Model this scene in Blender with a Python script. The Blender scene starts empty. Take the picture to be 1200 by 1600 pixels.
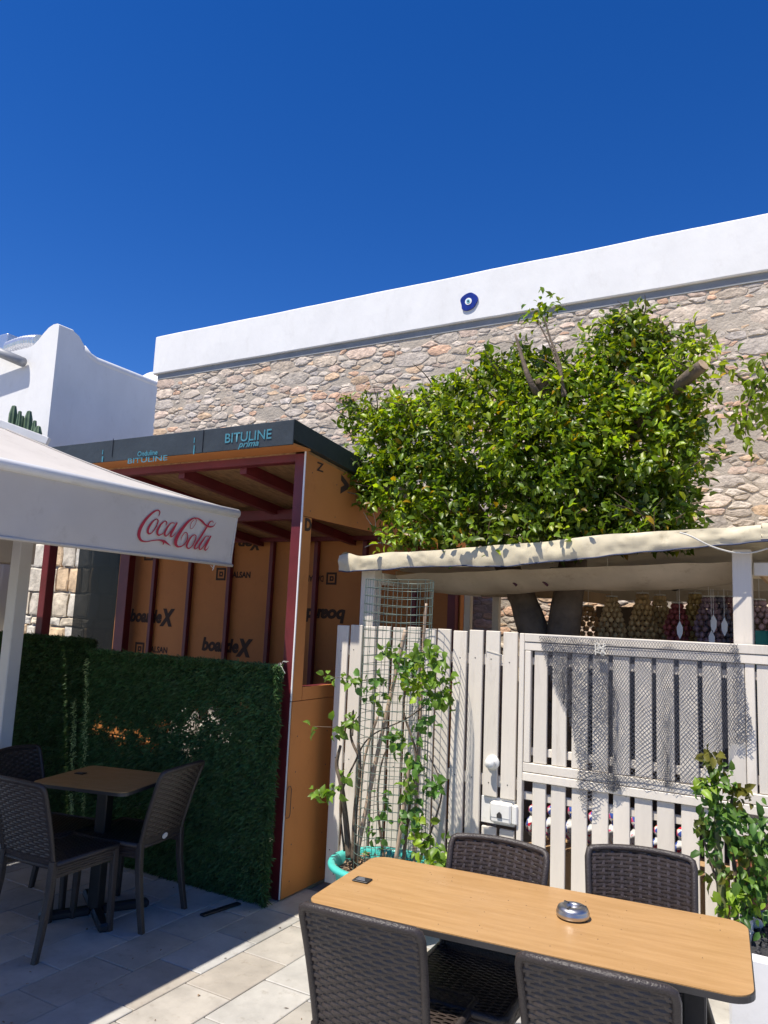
import bpy, math, random
import numpy as np
from mathutils import Vector, Matrix, noise
random.seed(7); rng = np.random.default_rng(7)
sc = bpy.context.scene
C = bpy.context.scene.collection
R = math.radians
PI = math.pi

# ------------------------------------------------------------------ camera
EYE = np.array([0, 0, 1.75]); FPX = 1185.0
_p, _r, _y = R(8.0), R(2.5), R(30.0)
_Fh = np.array([-math.sin(_y), math.cos(_y), 0]); _Rh = np.array([math.cos(_y), math.sin(_y), 0]); _Z = np.array([0, 0, 1.0])
_F = _Fh*math.cos(_p)+_Z*math.sin(_p); _U0 = -_Fh*math.sin(_p)+_Z*math.cos(_p)
_R = _Rh*math.cos(_r)+_U0*math.sin(_r); _U = -_Rh*math.sin(_r)+_U0*math.cos(_r)
cam = bpy.data.objects.new('camera', bpy.data.cameras.new('camera')); C.objects.link(cam)
M4 = Matrix(((_R[0], _U[0], -_F[0], 0), (_R[1], _U[1], -_F[1], 0), (_R[2], _U[2], -_F[2], EYE[2]), (0, 0, 0, 1)))
cam.matrix_world = M4
cam.data.sensor_fit = 'VERTICAL'; cam.data.sensor_height = 36; cam.data.lens = FPX/1600*36
cam.data.clip_start = .05; cam.data.clip_end = 2000
sc.camera = cam

# ------------------------------------------------------------------ light
SUN = Vector((.185, .44, -1.0)).normalized()
w = bpy.data.worlds.new('World'); sc.world = w; w.use_nodes = True
nt = w.node_tree; nt.nodes.clear()
sky = nt.nodes.new('ShaderNodeTexSky'); sky.sky_type = 'NISHITA'; sky.sun_disc = False
sky.sun_elevation = math.asin(-SUN.z); sky.sun_rotation = math.atan2(-SUN.x, -SUN.y)
sky.altitude = 1500; sky.air_density = 1.0; sky.dust_density = .1; sky.ozone_density = 4.0
hs = nt.nodes.new('ShaderNodeHueSaturation'); hs.inputs['Hue'].default_value = .515; hs.inputs['Saturation'].default_value = 1.33; hs.inputs['Value'].default_value = 1.0
bg = nt.nodes.new('ShaderNodeBackground'); bg.inputs['Strength'].default_value = .090
wo = nt.nodes.new('ShaderNodeOutputWorld')
nt.links.new(sky.outputs[0], hs.inputs['Color']); nt.links.new(hs.outputs[0], bg.inputs['Color']); nt.links.new(bg.outputs[0], wo.inputs['Surface'])
sl = bpy.data.lights.new('sun', 'SUN'); sl.energy = 4.0; sl.angle = R(.53); sl.color = (1, .93, .82)
so = bpy.data.objects.new('sun', sl); C.objects.link(so); so.location = (-3, -3, 12)
so.rotation_euler = SUN.to_track_quat('-Z', 'Y').to_euler()
sc.view_settings.view_transform = 'Standard'; sc.view_settings.look = 'None'
sc.view_settings.gamma = 1; sc.view_settings.use_curve_mapping = False; sc.view_settings.exposure = 0.74
sc.cycles.max_bounces = 7; sc.cycles.diffuse_bounces = 4; sc.cycles.transparent_max_bounces = 8

# ------------------------------------------------------------------ helpers
def ray(x, y): return _F+_R*(x-600)/FPX-_U*(y-800)/FPX
def PY(x, y, Y):
    d = ray(x, y); return EYE+d*(Y/d[1])
def PX(x, y, X):
    d = ray(x, y); return EYE+d*(X/d[0])
def PZ(x, y, h):
    d = ray(x, y); return EYE+d*((h-EYE[2])/d[2])

def tag(o, label=None, cat=None, group=None, kind=None):
    if label: o['label'] = label
    if cat: o['category'] = cat
    if group: o['group'] = group
    if kind: o['kind'] = kind
    return o
OFF = {}
def thing(name, label, cat, loc=(0, 0, 0), rz=0, group=None):
    o = bpy.data.objects.new(name, None); C.objects.link(o); o.empty_display_size = .1
    o.location = loc; o.rotation_euler = (0, 0, rz); OFF[o.name] = Vector(loc)
    return tag(o, label, cat, group)
def link(name, me, mat, parent=None, loc=None):
    """me holds world-coordinate vertices; shift them to the parent's (or own) origin"""
    o = bpy.data.objects.new(name, me); C.objects.link(o)
    if mat is not None and not me.materials: me.materials.append(mat)
    if parent is not None:
        off = OFF.get(parent.name, Vector((0, 0, 0))); o.parent = parent; OFF[o.name] = off
    else:
        off = Vector(loc) if loc is not None else Vector((0, 0, 0)); o.location = off; OFF[o.name] = off
    if off.length > 0: me.transform(Matrix.Translation(-off))
    return o

class MB:
    def __init__(s): s.v = []; s.f = []; s.c = []; s.t = (1, 1, 1)
    def add(s, vs, fs):
        n = len(s.v); s.v += [tuple(map(float, p)) for p in vs]
        for f in fs: s.f.append([i+n for i in f]); s.c.append(s.t)
    def box(s, a, b, m=None):
        x0, y0, z0 = a; x1, y1, z1 = b
        vs = [(x0, y0, z0), (x1, y0, z0), (x1, y1, z0), (x0, y1, z0), (x0, y0, z1), (x1, y0, z1), (x1, y1, z1), (x0, y1, z1)]
        if m is not None: vs = [m @ Vector(p) for p in vs]
        s.add(vs, [(0, 3, 2, 1), (4, 5, 6, 7), (0, 1, 5, 4), (1, 2, 6, 5), (2, 3, 7, 6), (3, 0, 4, 7)])
        return s
    def bbox(s, a, b, r=.004, m=None):
        """box with chamfered vertical and horizontal edges"""
        x0, y0, z0 = a; x1, y1, z1 = b
        r = min(r, (x1-x0)*.45, (y1-y0)*.45, (z1-z0)*.45)
        X = (x0, x1); Y = (y0, y1); Z = (z0, z1); vs = []; idx = {}
        for i in (0, 1):
            for j in (0, 1):
                for k in (0, 1):
                    sx, sy, sz = (1, -1)[i], (1, -1)[j], (1, -1)[k]
                    idx[i, j, k, 0] = len(vs); vs.append((X[i], Y[j]+sy*r, Z[k]+sz*r))
                    idx[i, j, k, 1] = len(vs); vs.append((X[i]+sx*r, Y[j], Z[k]+sz*r))
                    idx[i, j, k, 2] = len(vs); vs.append((X[i]+sx*r, Y[j]+sy*r, Z[k]))
        g = lambda *k: idx[k]; F = []
        for i in (0, 1): F.append([g(i, 0, 0, 0), g(i, 1, 0, 0), g(i, 1, 1, 0), g(i, 0, 1, 0)])
        for j in (0, 1): F.append([g(0, j, 0, 1), g(1, j, 0, 1), g(1, j, 1, 1), g(0, j, 1, 1)])
        for k in (0, 1): F.append([g(0, 0, k, 2), g(1, 0, k, 2), g(1, 1, k, 2), g(0, 1, k, 2)])
        for i in (0, 1):
            for j in (0, 1): F.append([g(i, j, 0, 0), g(i, j, 0, 1), g(i, j, 1, 1), g(i, j, 1, 0)])
            for k in (0, 1): F.append([g(i, 0, k, 0), g(i, 0, k, 2), g(i, 1, k, 2), g(i, 1, k, 0)])
        for j in (0, 1):
            for k in (0, 1): F.append([g(0, j, k, 1), g(0, j, k, 2), g(1, j, k, 2), g(1, j, k, 1)])
        for i in (0, 1):
            for j in (0, 1):
                for k in (0, 1): F.append([g(i, j, k, 0), g(i, j, k, 1), g(i, j, k, 2)])
        c = Vector(((x0+x1)/2, (y0+y1)/2, (z0+z1)/2)); out = []
        for f in F:
            a_, b_, c_ = [Vector(vs[q]) for q in f[:3]]
            nn = (b_-a_).cross(c_-a_); mid = sum((Vector(vs[q]) for q in f), Vector())/len(f)
            out.append(f if nn.dot(mid-c) > 0 else f[::-1])
        if m is not None: vs = [m @ Vector(p) for p in vs]
        s.add(vs, out); return s
    def tube(s, path, r, n=8, cap=True):
        P = [Vector(p) for p in path]; k = len(P)
        rs = list(r) if hasattr(r, '__len__') else [r]*k
        up = Vector((0, 0, 1)); prev = None; vs = []
        for i, p in enumerate(P):
            t = (P[min(i+1, k-1)]-P[max(i-1, 0)]).normalized()
            if prev is None:
                a = t.cross(up)
                if a.length < .05: a = t.cross(Vector((1, 0, 0)))
            else:
                a = prev-t*prev.dot(t)
                if a.length < 1e-4: a = t.cross(up)
            a.normalize(); prev = a; b = t.cross(a)
            for q in range(n):
                an = 2*PI*q/n; vs.append(p+(a*math.cos(an)+b*math.sin(an))*rs[i])
        fs = [(i*n+q, i*n+(q+1) % n, (i+1)*n+(q+1) % n, (i+1)*n+q) for i in range(k-1) for q in range(n)]
        if cap: fs += [tuple(range(n))[::-1], tuple((k-1)*n+q for q in range(n))]
        s.add(vs, fs); return s
    def lathe(s, prof, n=32, c=(0, 0, 0), m=None):
        vs = []
        for r, z in prof:
            for q in range(n):
                a = 2*PI*q/n; p = Vector((c[0]+r*math.cos(a), c[1]+r*math.sin(a), c[2]+z))
                vs.append(m @ p if m is not None else p)
        fs = [(i*n+q, i*n+(q+1) % n, (i+1)*n+(q+1) % n, (i+1)*n+q) for i in range(len(prof)-1) for q in range(n)]
        s.add(vs, fs); return s
    def grid(s, fn, nu, nv, flip=False):
        vs = [fn(i/nu, j/nv) for j in range(nv+1) for i in range(nu+1)]
        fs = []
        for j in range(nv):
            for i in range(nu):
                a = j*(nu+1)+i; q = (a, a+1, a+nu+2, a+nu+1); fs.append(q[::-1] if flip else q)
        s.add(vs, fs); return s
    def prism(s, poly, fn, d0, d1):
        """poly: 2-D outline, fn(u,v,d) -> xyz"""
        n = len(poly)
        vs = [fn(u, v, d0) for u, v in poly]+[fn(u, v, d1) for u, v in poly]
        fs = [tuple(range(n))[::-1], tuple(range(n, 2*n))]+[(i, (i+1) % n, n+(i+1) % n, n+i) for i in range(n)]
        s.add(vs, fs); return s
    def mesh(s, name='m', smooth=False):
        me = bpy.data.meshes.new(name); me.from_pydata(s.v, [], s.f)
        if any(c != (1, 1, 1) for c in s.c):
            ca = me.color_attributes.new('tint', 'FLOAT_COLOR', 'CORNER')
            arr = np.ones((len(me.loops), 4), dtype=np.float32)
            cnt = np.array([len(f) for f in s.f]); arr[:, :3] = np.repeat(np.array(s.c, dtype=np.float32), cnt, axis=0)
            ca.data.foreach_set('color', arr.ravel())
        if smooth: me.polygons.foreach_set('use_smooth', [True]*len(me.polygons))
        me.update(); return me
    def build(s, name, mat, parent=None, loc=None, smooth=False):
        return link(name, s.mesh(name, smooth), mat, parent, loc)

def raw_mesh(name, V, F, tint=None, smooth=False):
    """V (n,3), F (m,k) fixed-size faces, tint (m,3)"""
    me = bpy.data.meshes.new(name); m, k = F.shape
    me.vertices.add(len(V)); me.vertices.foreach_set('co', V.astype(np.float32).ravel())
    me.loops.add(m*k); me.loops.foreach_set('vertex_index', F.astype(np.int32).ravel())
    me.polygons.add(m); me.polygons.foreach_set('loop_start', np.arange(0, m*k, k, dtype=np.int32))
    try: me.polygons.foreach_set('loop_total', np.full(m, k, dtype=np.int32))
    except Exception: pass
    if tint is not None:
        ca = me.color_attributes.new('tint', 'FLOAT_COLOR', 'CORNER')
        arr = np.ones((m*k, 4), dtype=np.float32); arr[:, :3] = np.repeat(tint, k, axis=0); ca.data.foreach_set('color', arr.ravel())
    me.update(); me.validate()
    if smooth: me.polygons.foreach_set('use_smooth', [True]*len(me.polygons))
    return me
def unit(a): return a/np.maximum(np.linalg.norm(a, axis=-1, keepdims=True), 1e-9)
def leaf_mesh(name, P, D, N, L, W, tint, fold=.25, curl=.15):
    """many leaves: base P, axis D, face normal N, length L, width W"""
    n = len(P); D = unit(D); S = unit(np.cross(D, N)); N = unit(np.cross(S, D))
    L = L[:, None]; W = W[:, None]
    def pt(t, s_, h): return P+D*L*t+S*W*s_+N*(W*h)
    z = -curl
    pts = [pt(0, 0, 0), pt(.3, -.46, fold+z*.3), pt(.68, -.40, fold+z), pt(1, 0, z*3.0), pt(.68, .40, fold+z), pt(.3, .46, fold+z*.3), pt(.3, 0, z*.3), pt(.68, 0, z)]
    V = np.stack(pts, 1).reshape(-1, 3); b = (np.arange(n)*8)[:, None]
    q = np.array([[0, 6, 5], [0, 1, 6], [1, 2, 7], [1, 7, 6], [6, 7, 4], [6, 4, 5], [2, 3, 7], [7, 3, 4]])
    F = (b[:, :, None]+q[None]).reshape(-1, 3)
    return raw_mesh(name, V, F, np.repeat(tint, 8, axis=0))
def blade_mesh(name, P, D, S, L, W, tint):
    n = len(P); D = unit(D); S = unit(np.cross(np.cross(D, S), D)); L = L[:, None]; W = W[:, None]
    V = np.stack([P-S*W*.5, P+S*W*.5, P+D*L*.55+S*W*.4+np.array([0, 0, -.0])*L, P+D*L+np.array([0, 0, -.25])*L], 1).reshape(-1, 3)
    b = (np.arange(n)*4)[:, None]; q = np.array([[0, 1, 2], [0, 2, 3]])
    return raw_mesh(name, V, (b[:, :, None]+q[None]).reshape(-1, 3), np.repeat(tint, 2, axis=0))
def wire_mesh(name, A, B, r):
    """three-sided wires from A to B"""
    A = np.asarray(A, float); B = np.asarray(B, float); n = len(A); T = unit(B-A)
    ref = np.where(np.abs(T[:, 2:3]) > .9, np.array([[1., 0, 0]]), np.array([[0, 0, 1.]]))
    a = unit(np.cross(T, ref)); b = np.cross(T, a); vs = []
    for E_ in (A, B):
        for q in range(3):
            an = 2*PI*q/3; vs.append(E_+(a*math.cos(an)+b*math.sin(an))*r)
    V = np.stack(vs, 1).reshape(-1, 3); o = (np.arange(n)*6)[:, None]
    q = np.array([[0, 1, 4, 3], [1, 2, 5, 4], [2, 0, 3, 5]])
    return raw_mesh(name, V, (o[:, :, None]+q[None]).reshape(-1, 4))

# ------------------------------------------------------------------ materials
def M(name, col, rough=.6, var=.12, scale=6, bump=.15, bscale=60, metal=0, spec=.5, tint=False, stretch=None, trans=0, rnd=0, col2=None, dirt=0, alpha=1, coat=0, detail=5, rvar=0):
    m = bpy.data.materials.new(name); m.use_nodes = True; n = m.node_tree; N = n.nodes; Lk = n.links; N.clear()
    out = N.new('ShaderNodeOutputMaterial'); b = N.new('ShaderNodeBsdfPrincipled')
    tc = N.new('ShaderNodeTexCoord'); mp = N.new('ShaderNodeMapping')
    Lk.new(tc.outputs['Object'], mp.inputs['Vector'])
    if stretch: mp.inputs['Scale'].default_value = stretch
    vec = mp.outputs[0]
    if rnd:
        oi = N.new('ShaderNodeObjectInfo'); ad = N.new('ShaderNodeVectorMath'); ad.operation = 'ADD'
        mu = N.new('ShaderNodeVectorMath'); mu.operation = 'SCALE'; mu.inputs['Scale'].default_value = 37.0
        cb = N.new('ShaderNodeCombineXYZ')
        for i in range(3): Lk.new(oi.outputs['Random'], cb.inputs[i])
        Lk.new(cb.outputs[0], mu.inputs[0]); Lk.new(vec, ad.inputs[0]); Lk.new(mu.outputs[0], ad.inputs[1]); vec = ad.outputs[0]
    nz = N.new('ShaderNodeTexNoise'); nz.inputs['Scale'].default_value = scale; nz.inputs['Detail'].default_value = detail; nz.inputs['Roughness'].default_value = .6
    Lk.new(vec, nz.inputs['Vector'])
    rp = N.new('ShaderNodeValToRGB'); rp.color_ramp.elements[0].position = .3; rp.color_ramp.elements[1].position = .7
    c2 = col2 if col2 else tuple(min(1, c*(1+var)) for c in col); c1 = col if col2 else tuple(c*(1-var) for c in col)
    rp.color_ramp.elements[0].color = (*c1, 1); rp.color_ramp.elements[1].color = (*c2, 1)
    Lk.new(nz.outputs['Fac'], rp.inputs[0]); cur = rp.outputs[0]
    def mul(a_, b_):
        x = N.new('ShaderNodeMix'); x.data_type = 'RGBA'; x.blend_type = 'MULTIPLY'; x.inputs['Factor'].default_value = 1
        Lk.new(a_, x.inputs['A']); Lk.new(b_, x.inputs['B']); return x.outputs['Result']
    if tint:
        at = N.new('ShaderNodeAttribute'); at.attribute_name = 'tint'; cur = mul(cur, at.outputs['Color'])
    if rnd:
        r2 = N.new('ShaderNodeMapRange'); r2.inputs['To Min'].default_value = 1-rnd; r2.inputs['To Max'].default_value = 1+rnd*.3
        Lk.new(oi.outputs['Random'], r2.inputs['Value'])
        cc = N.new('ShaderNodeCombineColor')
        for i in range(3): Lk.new(r2.outputs[0], cc.inputs[i])
        cur = mul(cur, cc.outputs[0])
    if dirt:
        n2 = N.new('ShaderNodeTexNoise'); n2.inputs['Scale'].default_value = scale*3.3; n2.inputs['Detail'].default_value = 8; n2.inputs['Roughness'].default_value = .75
        Lk.new(vec, n2.inputs['Vector']); r3 = N.new('ShaderNodeValToRGB'); r3.color_ramp.elements[0].position = .55; r3.color_ramp.elements[1].position = .72
        r3.color_ramp.elements[0].color = (1, 1, 1, 1); r3.color_ramp.elements[1].color = (1-dirt, 1-dirt*1.1, 1-dirt*1.25, 1)
        Lk.new(n2.outputs['Fac'], r3.inputs[0]); cur = mul(cur, r3.outputs[0])
    Lk.new(cur, b.inputs['Base Color'])
    b.inputs['Roughness'].default_value = rough
    if rvar:
        n4 = N.new('ShaderNodeTexNoise'); n4.inputs['Scale'].default_value = 5; n4.inputs['Detail'].default_value = 9; n4.inputs['Roughness'].default_value = .8
        Lk.new(tc.outputs['Object'], n4.inputs['Vector']); r4 = N.new('ShaderNodeMapRange'); r4.inputs['From Min'].default_value = .3; r4.inputs['From Max'].default_value = .7
        r4.inputs['To Min'].default_value = rough-rvar; r4.inputs['To Max'].default_value = rough+rvar; Lk.new(n4.outputs['Fac'], r4.inputs['Value']); Lk.new(r4.outputs[0], b.inputs['Roughness'])
    b.inputs['Metallic'].default_value = metal; b.inputs['Specular IOR Level'].default_value = spec
    if coat: b.inputs['Coat Weight'].default_value = coat
    b.inputs['Alpha'].default_value = alpha
    if bump:
        n3 = N.new('ShaderNodeTexNoise'); n3.inputs['Scale'].default_value = bscale; n3.inputs['Detail'].default_value = 6
        Lk.new(vec, n3.inputs['Vector']); bp = N.new('ShaderNodeBump'); bp.inputs['Strength'].default_value = bump; bp.inputs['Distance'].default_value = .01
        Lk.new(n3.outputs['Fac'], bp.inputs['Height']); Lk.new(bp.outputs[0], b.inputs['Normal'])
    sh = b.outputs[0]
    if trans:
        tr = N.new('ShaderNodeBsdfTranslucent'); mx = N.new('ShaderNodeMixShader'); mx.inputs[0].default_value = trans
        br = N.new('ShaderNodeMix'); br.data_type = 'RGBA'; br.blend_type = 'MULTIPLY'; br.inputs['Factor'].default_value = 1
        Lk.new(cur, br.inputs['A']); br.inputs['B'].default_value = (1.5, 1.6, .6, 1) if tint else (1, 1, 1, 1)
        Lk.new(br.outputs['Result'], tr.inputs['Color']); Lk.new(b.outputs[0], mx.inputs[1]); Lk.new(tr.outputs[0], mx.inputs[2]); sh = mx.outputs[0]
    Lk.new(sh, out.inputs['Surface']); return m

MAT = dict(
    plaster=M('white_plaster', (.74, .74, .735), .85, .05, 1.2, .45, 7, dirt=.07, stretch=(1.6, 1.6, .8), detail=8),
    shade_grey=M('parapet_shade_grey', (.26, .27, .28), .9, .12, 5, .3, 40),
    mortar=M('mortar', (.36, .31, .25), .95, .16, 3, .8, 45, col2=(.50, .435, .36)),
    stone=M('stone', (.53, .47, .405), .9, .32, 13, 1.0, 34, tint=True, dirt=.3, detail=8),
    ashlar=M('ashlar', (.62, .58, .50), .9, .3, 9, .9, 20, tint=True, dirt=.4),
    tile=M('marble_tile', (.40, .39, .37), .5, .2, 5, .12, 40, tint=True, rnd=.14, dirt=.30, detail=9),
    grout=M('grout', (.27, .25, .22), .9, .15, 10, .3, 60),
    earth=M('ground', (.30, .27, .23), .95, .2, 1, .4, 30),
    concrete=M('concrete', (.36, .34, .31), .9, .15, 3, .3, 40),
    red=M('red_oxide_steel', (.14, .016, .022), .5, .22, 4, .1, 60, dirt=.12, rnd=.1),
    board=M('orange_board', (.50, .19, .048), .72, .08, 2, .08, 90, rnd=.10, dirt=.14),
    osb=M('osb', (.30, .17, .075), .85, .35, 30, .4, 60, stretch=(1, .35, 1)),
    bitumen=M('bitumen_membrane', (.022, .030, .036), .55, .25, 5, .35, 25),
    ink=M('black_ink', (.05, .025, .015), .8, .05, 5, 0),
    teal_ink=M('teal_ink', (.035, .17, .23), .7, .3, 30, 0),
    bead=M('white_bead', (.8, .8, .8), .5, .03, 5, 0),
    canvas=M('white_canvas', (.58, .54, .49), .7, .07, 2, .3, 7, dirt=.16, trans=.06),
    logo=M('red_print', (.42, .018, .045), .6, .08, 8, 0),
    whitemetal=M('white_metal', (.72, .72, .71), .4, .05, 3, .05, 20, dirt=.08),
    hedge=M('artificial_grass', (.058, .125, .044), .5, .25, 12, 0, tint=True, trans=.12, spec=.3),
    hedgeback=M('hedge_backing', (.008, .018, .010), .9, .3, 20, .2, 30),
    wicker=M('wicker_plastic', (.046, .034, .030), .36, .2, 30, .2, 160, spec=.55),
    wickerframe=M('wicker_frame', (.038, .030, .028), .42, .15, 20, .35, 180),
    laminate=M('wood_laminate', (.40, .225, .085), .36, .1, 3.2, .02, 60, stretch=(1.2, 14, 1), col2=(.50, .295, .125), spec=.5, detail=7, dirt=.16, rvar=.14),
    edge=M('dark_edge', (.04, .038, .038), .45, .1, 10, .1, 60),
    black=M('black_steel', (.018, .018, .020), .45, .2, 8, .1, 60),
    badge=M('pale_badge', (.62, .62, .62), .4, .05, 40, 0),
    fence=M('white_fence_paint', (.74, .68, .59), .65, .07, 4, .45, 26, stretch=(1, 1, .14), rnd=.10, dirt=.20),
    knobp=M('white_lacquer', (.78, .77, .73), .35, .04, 8, .1, 20, dirt=.12),
    wood=M('raw_wood', (.42, .27, .14), .7, .25, 5, .2, 50, stretch=(1, 1, .2)),
    wooddark=M('brown_boards', (.11, .075, .05), .8, .3, 3, .3, 30, stretch=(3, 1, .3)),
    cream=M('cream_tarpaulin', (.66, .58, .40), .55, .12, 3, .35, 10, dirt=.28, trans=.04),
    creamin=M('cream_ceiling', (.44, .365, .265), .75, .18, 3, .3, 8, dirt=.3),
    navy=M('navy_piping', (.03, .04, .09), .6, .1, 10, 0),
    pot=M('turquoise_plastic', (.075, .52, .46), .42, .08, 4, .06, 20, dirt=.10),
    soil=M('potting_soil', (.06, .045, .035), .95, .5, 40, .9, 50, col2=(.20, .14, .10)),
    wire=M('green_coated_wire', (.13, .18, .155), .4, .1, 10, 0, metal=.2),
    bamboo=M('bamboo_cane', (.42, .31, .22), .6, .2, 12, .3, 60, stretch=(1, 1, .2)),
    stem=M('woody_stem', (.13, .095, .065), .85, .3, 20, .5, 70),
    greenstem=M('green_stem', (.16, .17, .07), .7, .3, 20, .2, 70),
    bark=M('tree_bark', (.135, .100, .072), .9, .35, 10, .8, 35),
    cut=M('cut_wood', (.42, .30, .19), .8, .2, 20, .3, 60),
    leaf=M('tree_leaf', (.145, .235, .018), .40, .2, 9, 0, tint=True, trans=.40, spec=.55),
    vine=M('vine_leaf', (.12, .22, .04), .42, .2, 20, 0, tint=True, trans=.3, spec=.4),
    cactus=M('cactus_skin', (.10, .16, .09), .6, .25, 6, .3, 20),
    net=M('net_thread', (.085, .09, .11), .8, .2, 30, 0),
    steel=M('brushed_steel', (.50, .49, .48), .36, .08, 20, .05, 90, metal=1),
    foil=M('aluminium_duct', (.60, .61, .63), .35, .1, 6, .5, 25, metal=.8),
    pipe=M('grey_pipe', (.30, .31, .33), .5, .1, 6, .1, 20),
    rope=M('pale_rope', (.62, .60, .54), .8, .1, 40, .2, 90),
    gateshade=M('gate_shade_grey', (.075, .085, .10), .85, .2, 4, .3, 15),
    shell=M('cream_shell', (.60, .44, .24), .5, .25, 20, .3, 60, tint=True),
    shellc=M('tinted_shell', (.55, .50, .52), .5, .2, 20, .3, 60, tint=True),
    teal=M('teal_cloth', (.02, .20, .17), .7, .2, 8, .2, 20),
    glassd=M('dark_glass', (.008, .009, .010), .25, .2, 2, 0, spec=.15, alpha=.80),
    planter=M('planter_white', (.76, .76, .77), .6, .03, 3, .08, 30, dirt=.08),
    gravel=M('black_gravel', (.03, .03, .034), .7, .4, 30, .6, 60),
    pebble=M('white_pebble', (.62, .58, .52), .7, .15, 20, .2, 60),
    lamp=M('lamp_housing', (.12, .12, .12), .5, .1, 9, .05, 30),
    leafdry=M('dry_leaf', (.34, .23, .14), .8, .3, 20, 0, tint=True),
)
# painted pottery: white glaze with red and blue motifs
def pottery():
    m = bpy.data.materials.new('painted_pottery'); m.use_nodes = True; n = m.node_tree; b = n.nodes['Principled BSDF']
    tc = n.nodes.new('ShaderNodeTexCoord'); v = n.nodes.new('ShaderNodeTexVoronoi'); v.inputs['Scale'].default_value = 38
    n.links.new(tc.outputs['Object'], v.inputs['Vector'])
    sp = n.nodes.new('ShaderNodeSeparateColor'); n.links.new(v.outputs['Color'], sp.inputs[0])
    r = n.nodes.new('ShaderNodeValToRGB'); r.color_ramp.interpolation = 'CONSTANT'
    e = r.color_ramp.elements; e[0].color = (.72, .72, .72, 1); e[0].position = 0
    e[1].position = .42; e[1].color = (.05, .10, .40, 1)
    for p_, c_ in ((.60, (.60, .03, .06, 1)), (.78, (.70, .70, .68, 1)), (.88, (.62, .10, .20, 1)), (.95, (.6, .4, .08, 1))):
        q = e.new(p_); q.color = c_
    n.links.new(sp.outputs[0], r.inputs[0]); n.links.new(r.outputs[0], b.inputs['Base Color']); b.inputs['Roughness'].default_value = .25
    return m
MAT['pottery'] = pottery()

def text(s, mat, parent, fn, w_, h_, shear=0, bold=0, rot=0, name='lettering'):
    """fn(u,v) maps unit text box (0..w_,0..h_) to xyz"""
    cu = bpy.data.curves.new('t', 'FONT'); cu.body = s; cu.size = 1; cu.shear = shear; cu.offset = bold; cu.resolution_u = 3
    to = bpy.data.objects.new('t', cu); C.objects.link(to); dg = bpy.context.evaluated_depsgraph_get(); dg.update()
    me = bpy.data.meshes.new_from_object(to.evaluated_get(dg)); bpy.data.objects.remove(to)
    co = np.array([v.co[:2] for v in me.vertices]); mn = co.min(0); mx = co.max(0); q = (co-mn)/(mx-mn)
    if rot: q = 1-q
    for v, (a, b) in zip(me.vertices, q): v.co = Vector(fn(a*w_, b*h_))
    me.materials.clear(); return link(name, me, mat, parent)
def textbox(s, mat, parent, P0, P1, axis='Y', off=.003, **k):
    """P0 lower-left, P1 upper-right, on a plane of constant Y (faces -Y) or X (faces +X)"""
    if axis == 'Y':
        W_ = P1[0]-P0[0]; H_ = P1[2]-P0[2]; fn = lambda u, v: (P0[0]+u, P0[1]-off, P0[2]+v)
    else:
        W_ = P1[1]-P0[1]; H_ = P1[2]-P0[2]; fn = lambda u, v: (P0[0]+off, P0[1]+u, P0[2]+v)
    return text(s, mat, parent, fn, W_, H_, **k)

# ================================================================== SETTING
g = MB(); g.grid(lambda u, v: (-250+500*u, -100+500*v, -.06), 20, 20)
tag(g.build('ground', MAT['earth']), kind='structure')
pat = MB(); pat.box((-9, -1.5, -.05), (3.2, 3.98, -.012)).box((-2.94, 3.98, -.05), (3.2, 6.9, -.012))
pv = tag(pat.build('pavement', MAT['grout'], loc=(0, 0, 0)), kind='structure')
# marble tiles, rows along Y, each row .285 wide, tile length .42, staggered
def tile_mesh(wx, wy):
    b = MB(); b.bbox((0, 0, -.03), (wx, wy, 0), .003); return b.mesh('tile')
_tm = {}
tints = [(.98, .99, 1.0), (1.08, 1.07, 1.04), (1.14, 1.06, .96), (1.12, 1.07, .99), (.95, .96, .98), (1.18, 1.17, 1.14), (1.08, 1.03, .96)]
cnt = 0
for r_ in range(-13, 12):
    x0 = -2.675+.285*r_ ; y = -.6+random.uniform(0, .42) if r_ not in (0, 1, -1, -2) else {0: 2.94-.42*8, 1: 2.76-.42*8, -1: 3.05-.42*8, -2: 2.88-.42*8}[r_]
    rowt = random.random()
    while y < (3.9 if x0 < -2.95 else 4.3):
        L_ = .42; ti = random.randrange(7) if rowt < .5 else random.choice((2, 3, 6, 1) if r_ in (0, ) else (0, 1, 5, 4))
        if r_ == 0: ti = random.choice((2, 3, 6))
        if r_ == 1: ti = random.choice((5, 1, 0))
        if not (x0 < -6.3 or x0 > 1.0 or y < .9):
            key = ti
            if key not in _tm:
                b = MB(); b.t = tints[ti]; b.bbox((0, 0, -.03), (.279, .413, 0), .003); me = b.mesh('tile'); me.materials.append(MAT['tile']); _tm[key] = me
            o = bpy.data.objects.new('tile', _tm[key]); C.objects.link(o); o.parent = pv
            o.location = (x0+.003, y+.003, random.uniform(-.0012, .0012)); cnt += 1
        y += L_

n = 90; rg_ = np.random.default_rng(5); Pg = np.stack([rg_.uniform(-4.2, -1.2, n), rg_.uniform(1.8, 4.2, n), np.full(n, .003)], -1)
tag(link('dry_litter', leaf_mesh('dry_litter', Pg, rg_.normal(0, 1, (n, 3))*np.array([1, 1, .06]), rg_.normal(0, .25, (n, 3))+np.array([0, 0, 1]), rg_.uniform(.006, .026, n), rg_.uniform(.003, .012, n), np.ones((n, 3))*rg_.uniform(.3, 1.2, (n, 1))), MAT['leafdry'], pv), kind='stuff')

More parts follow.
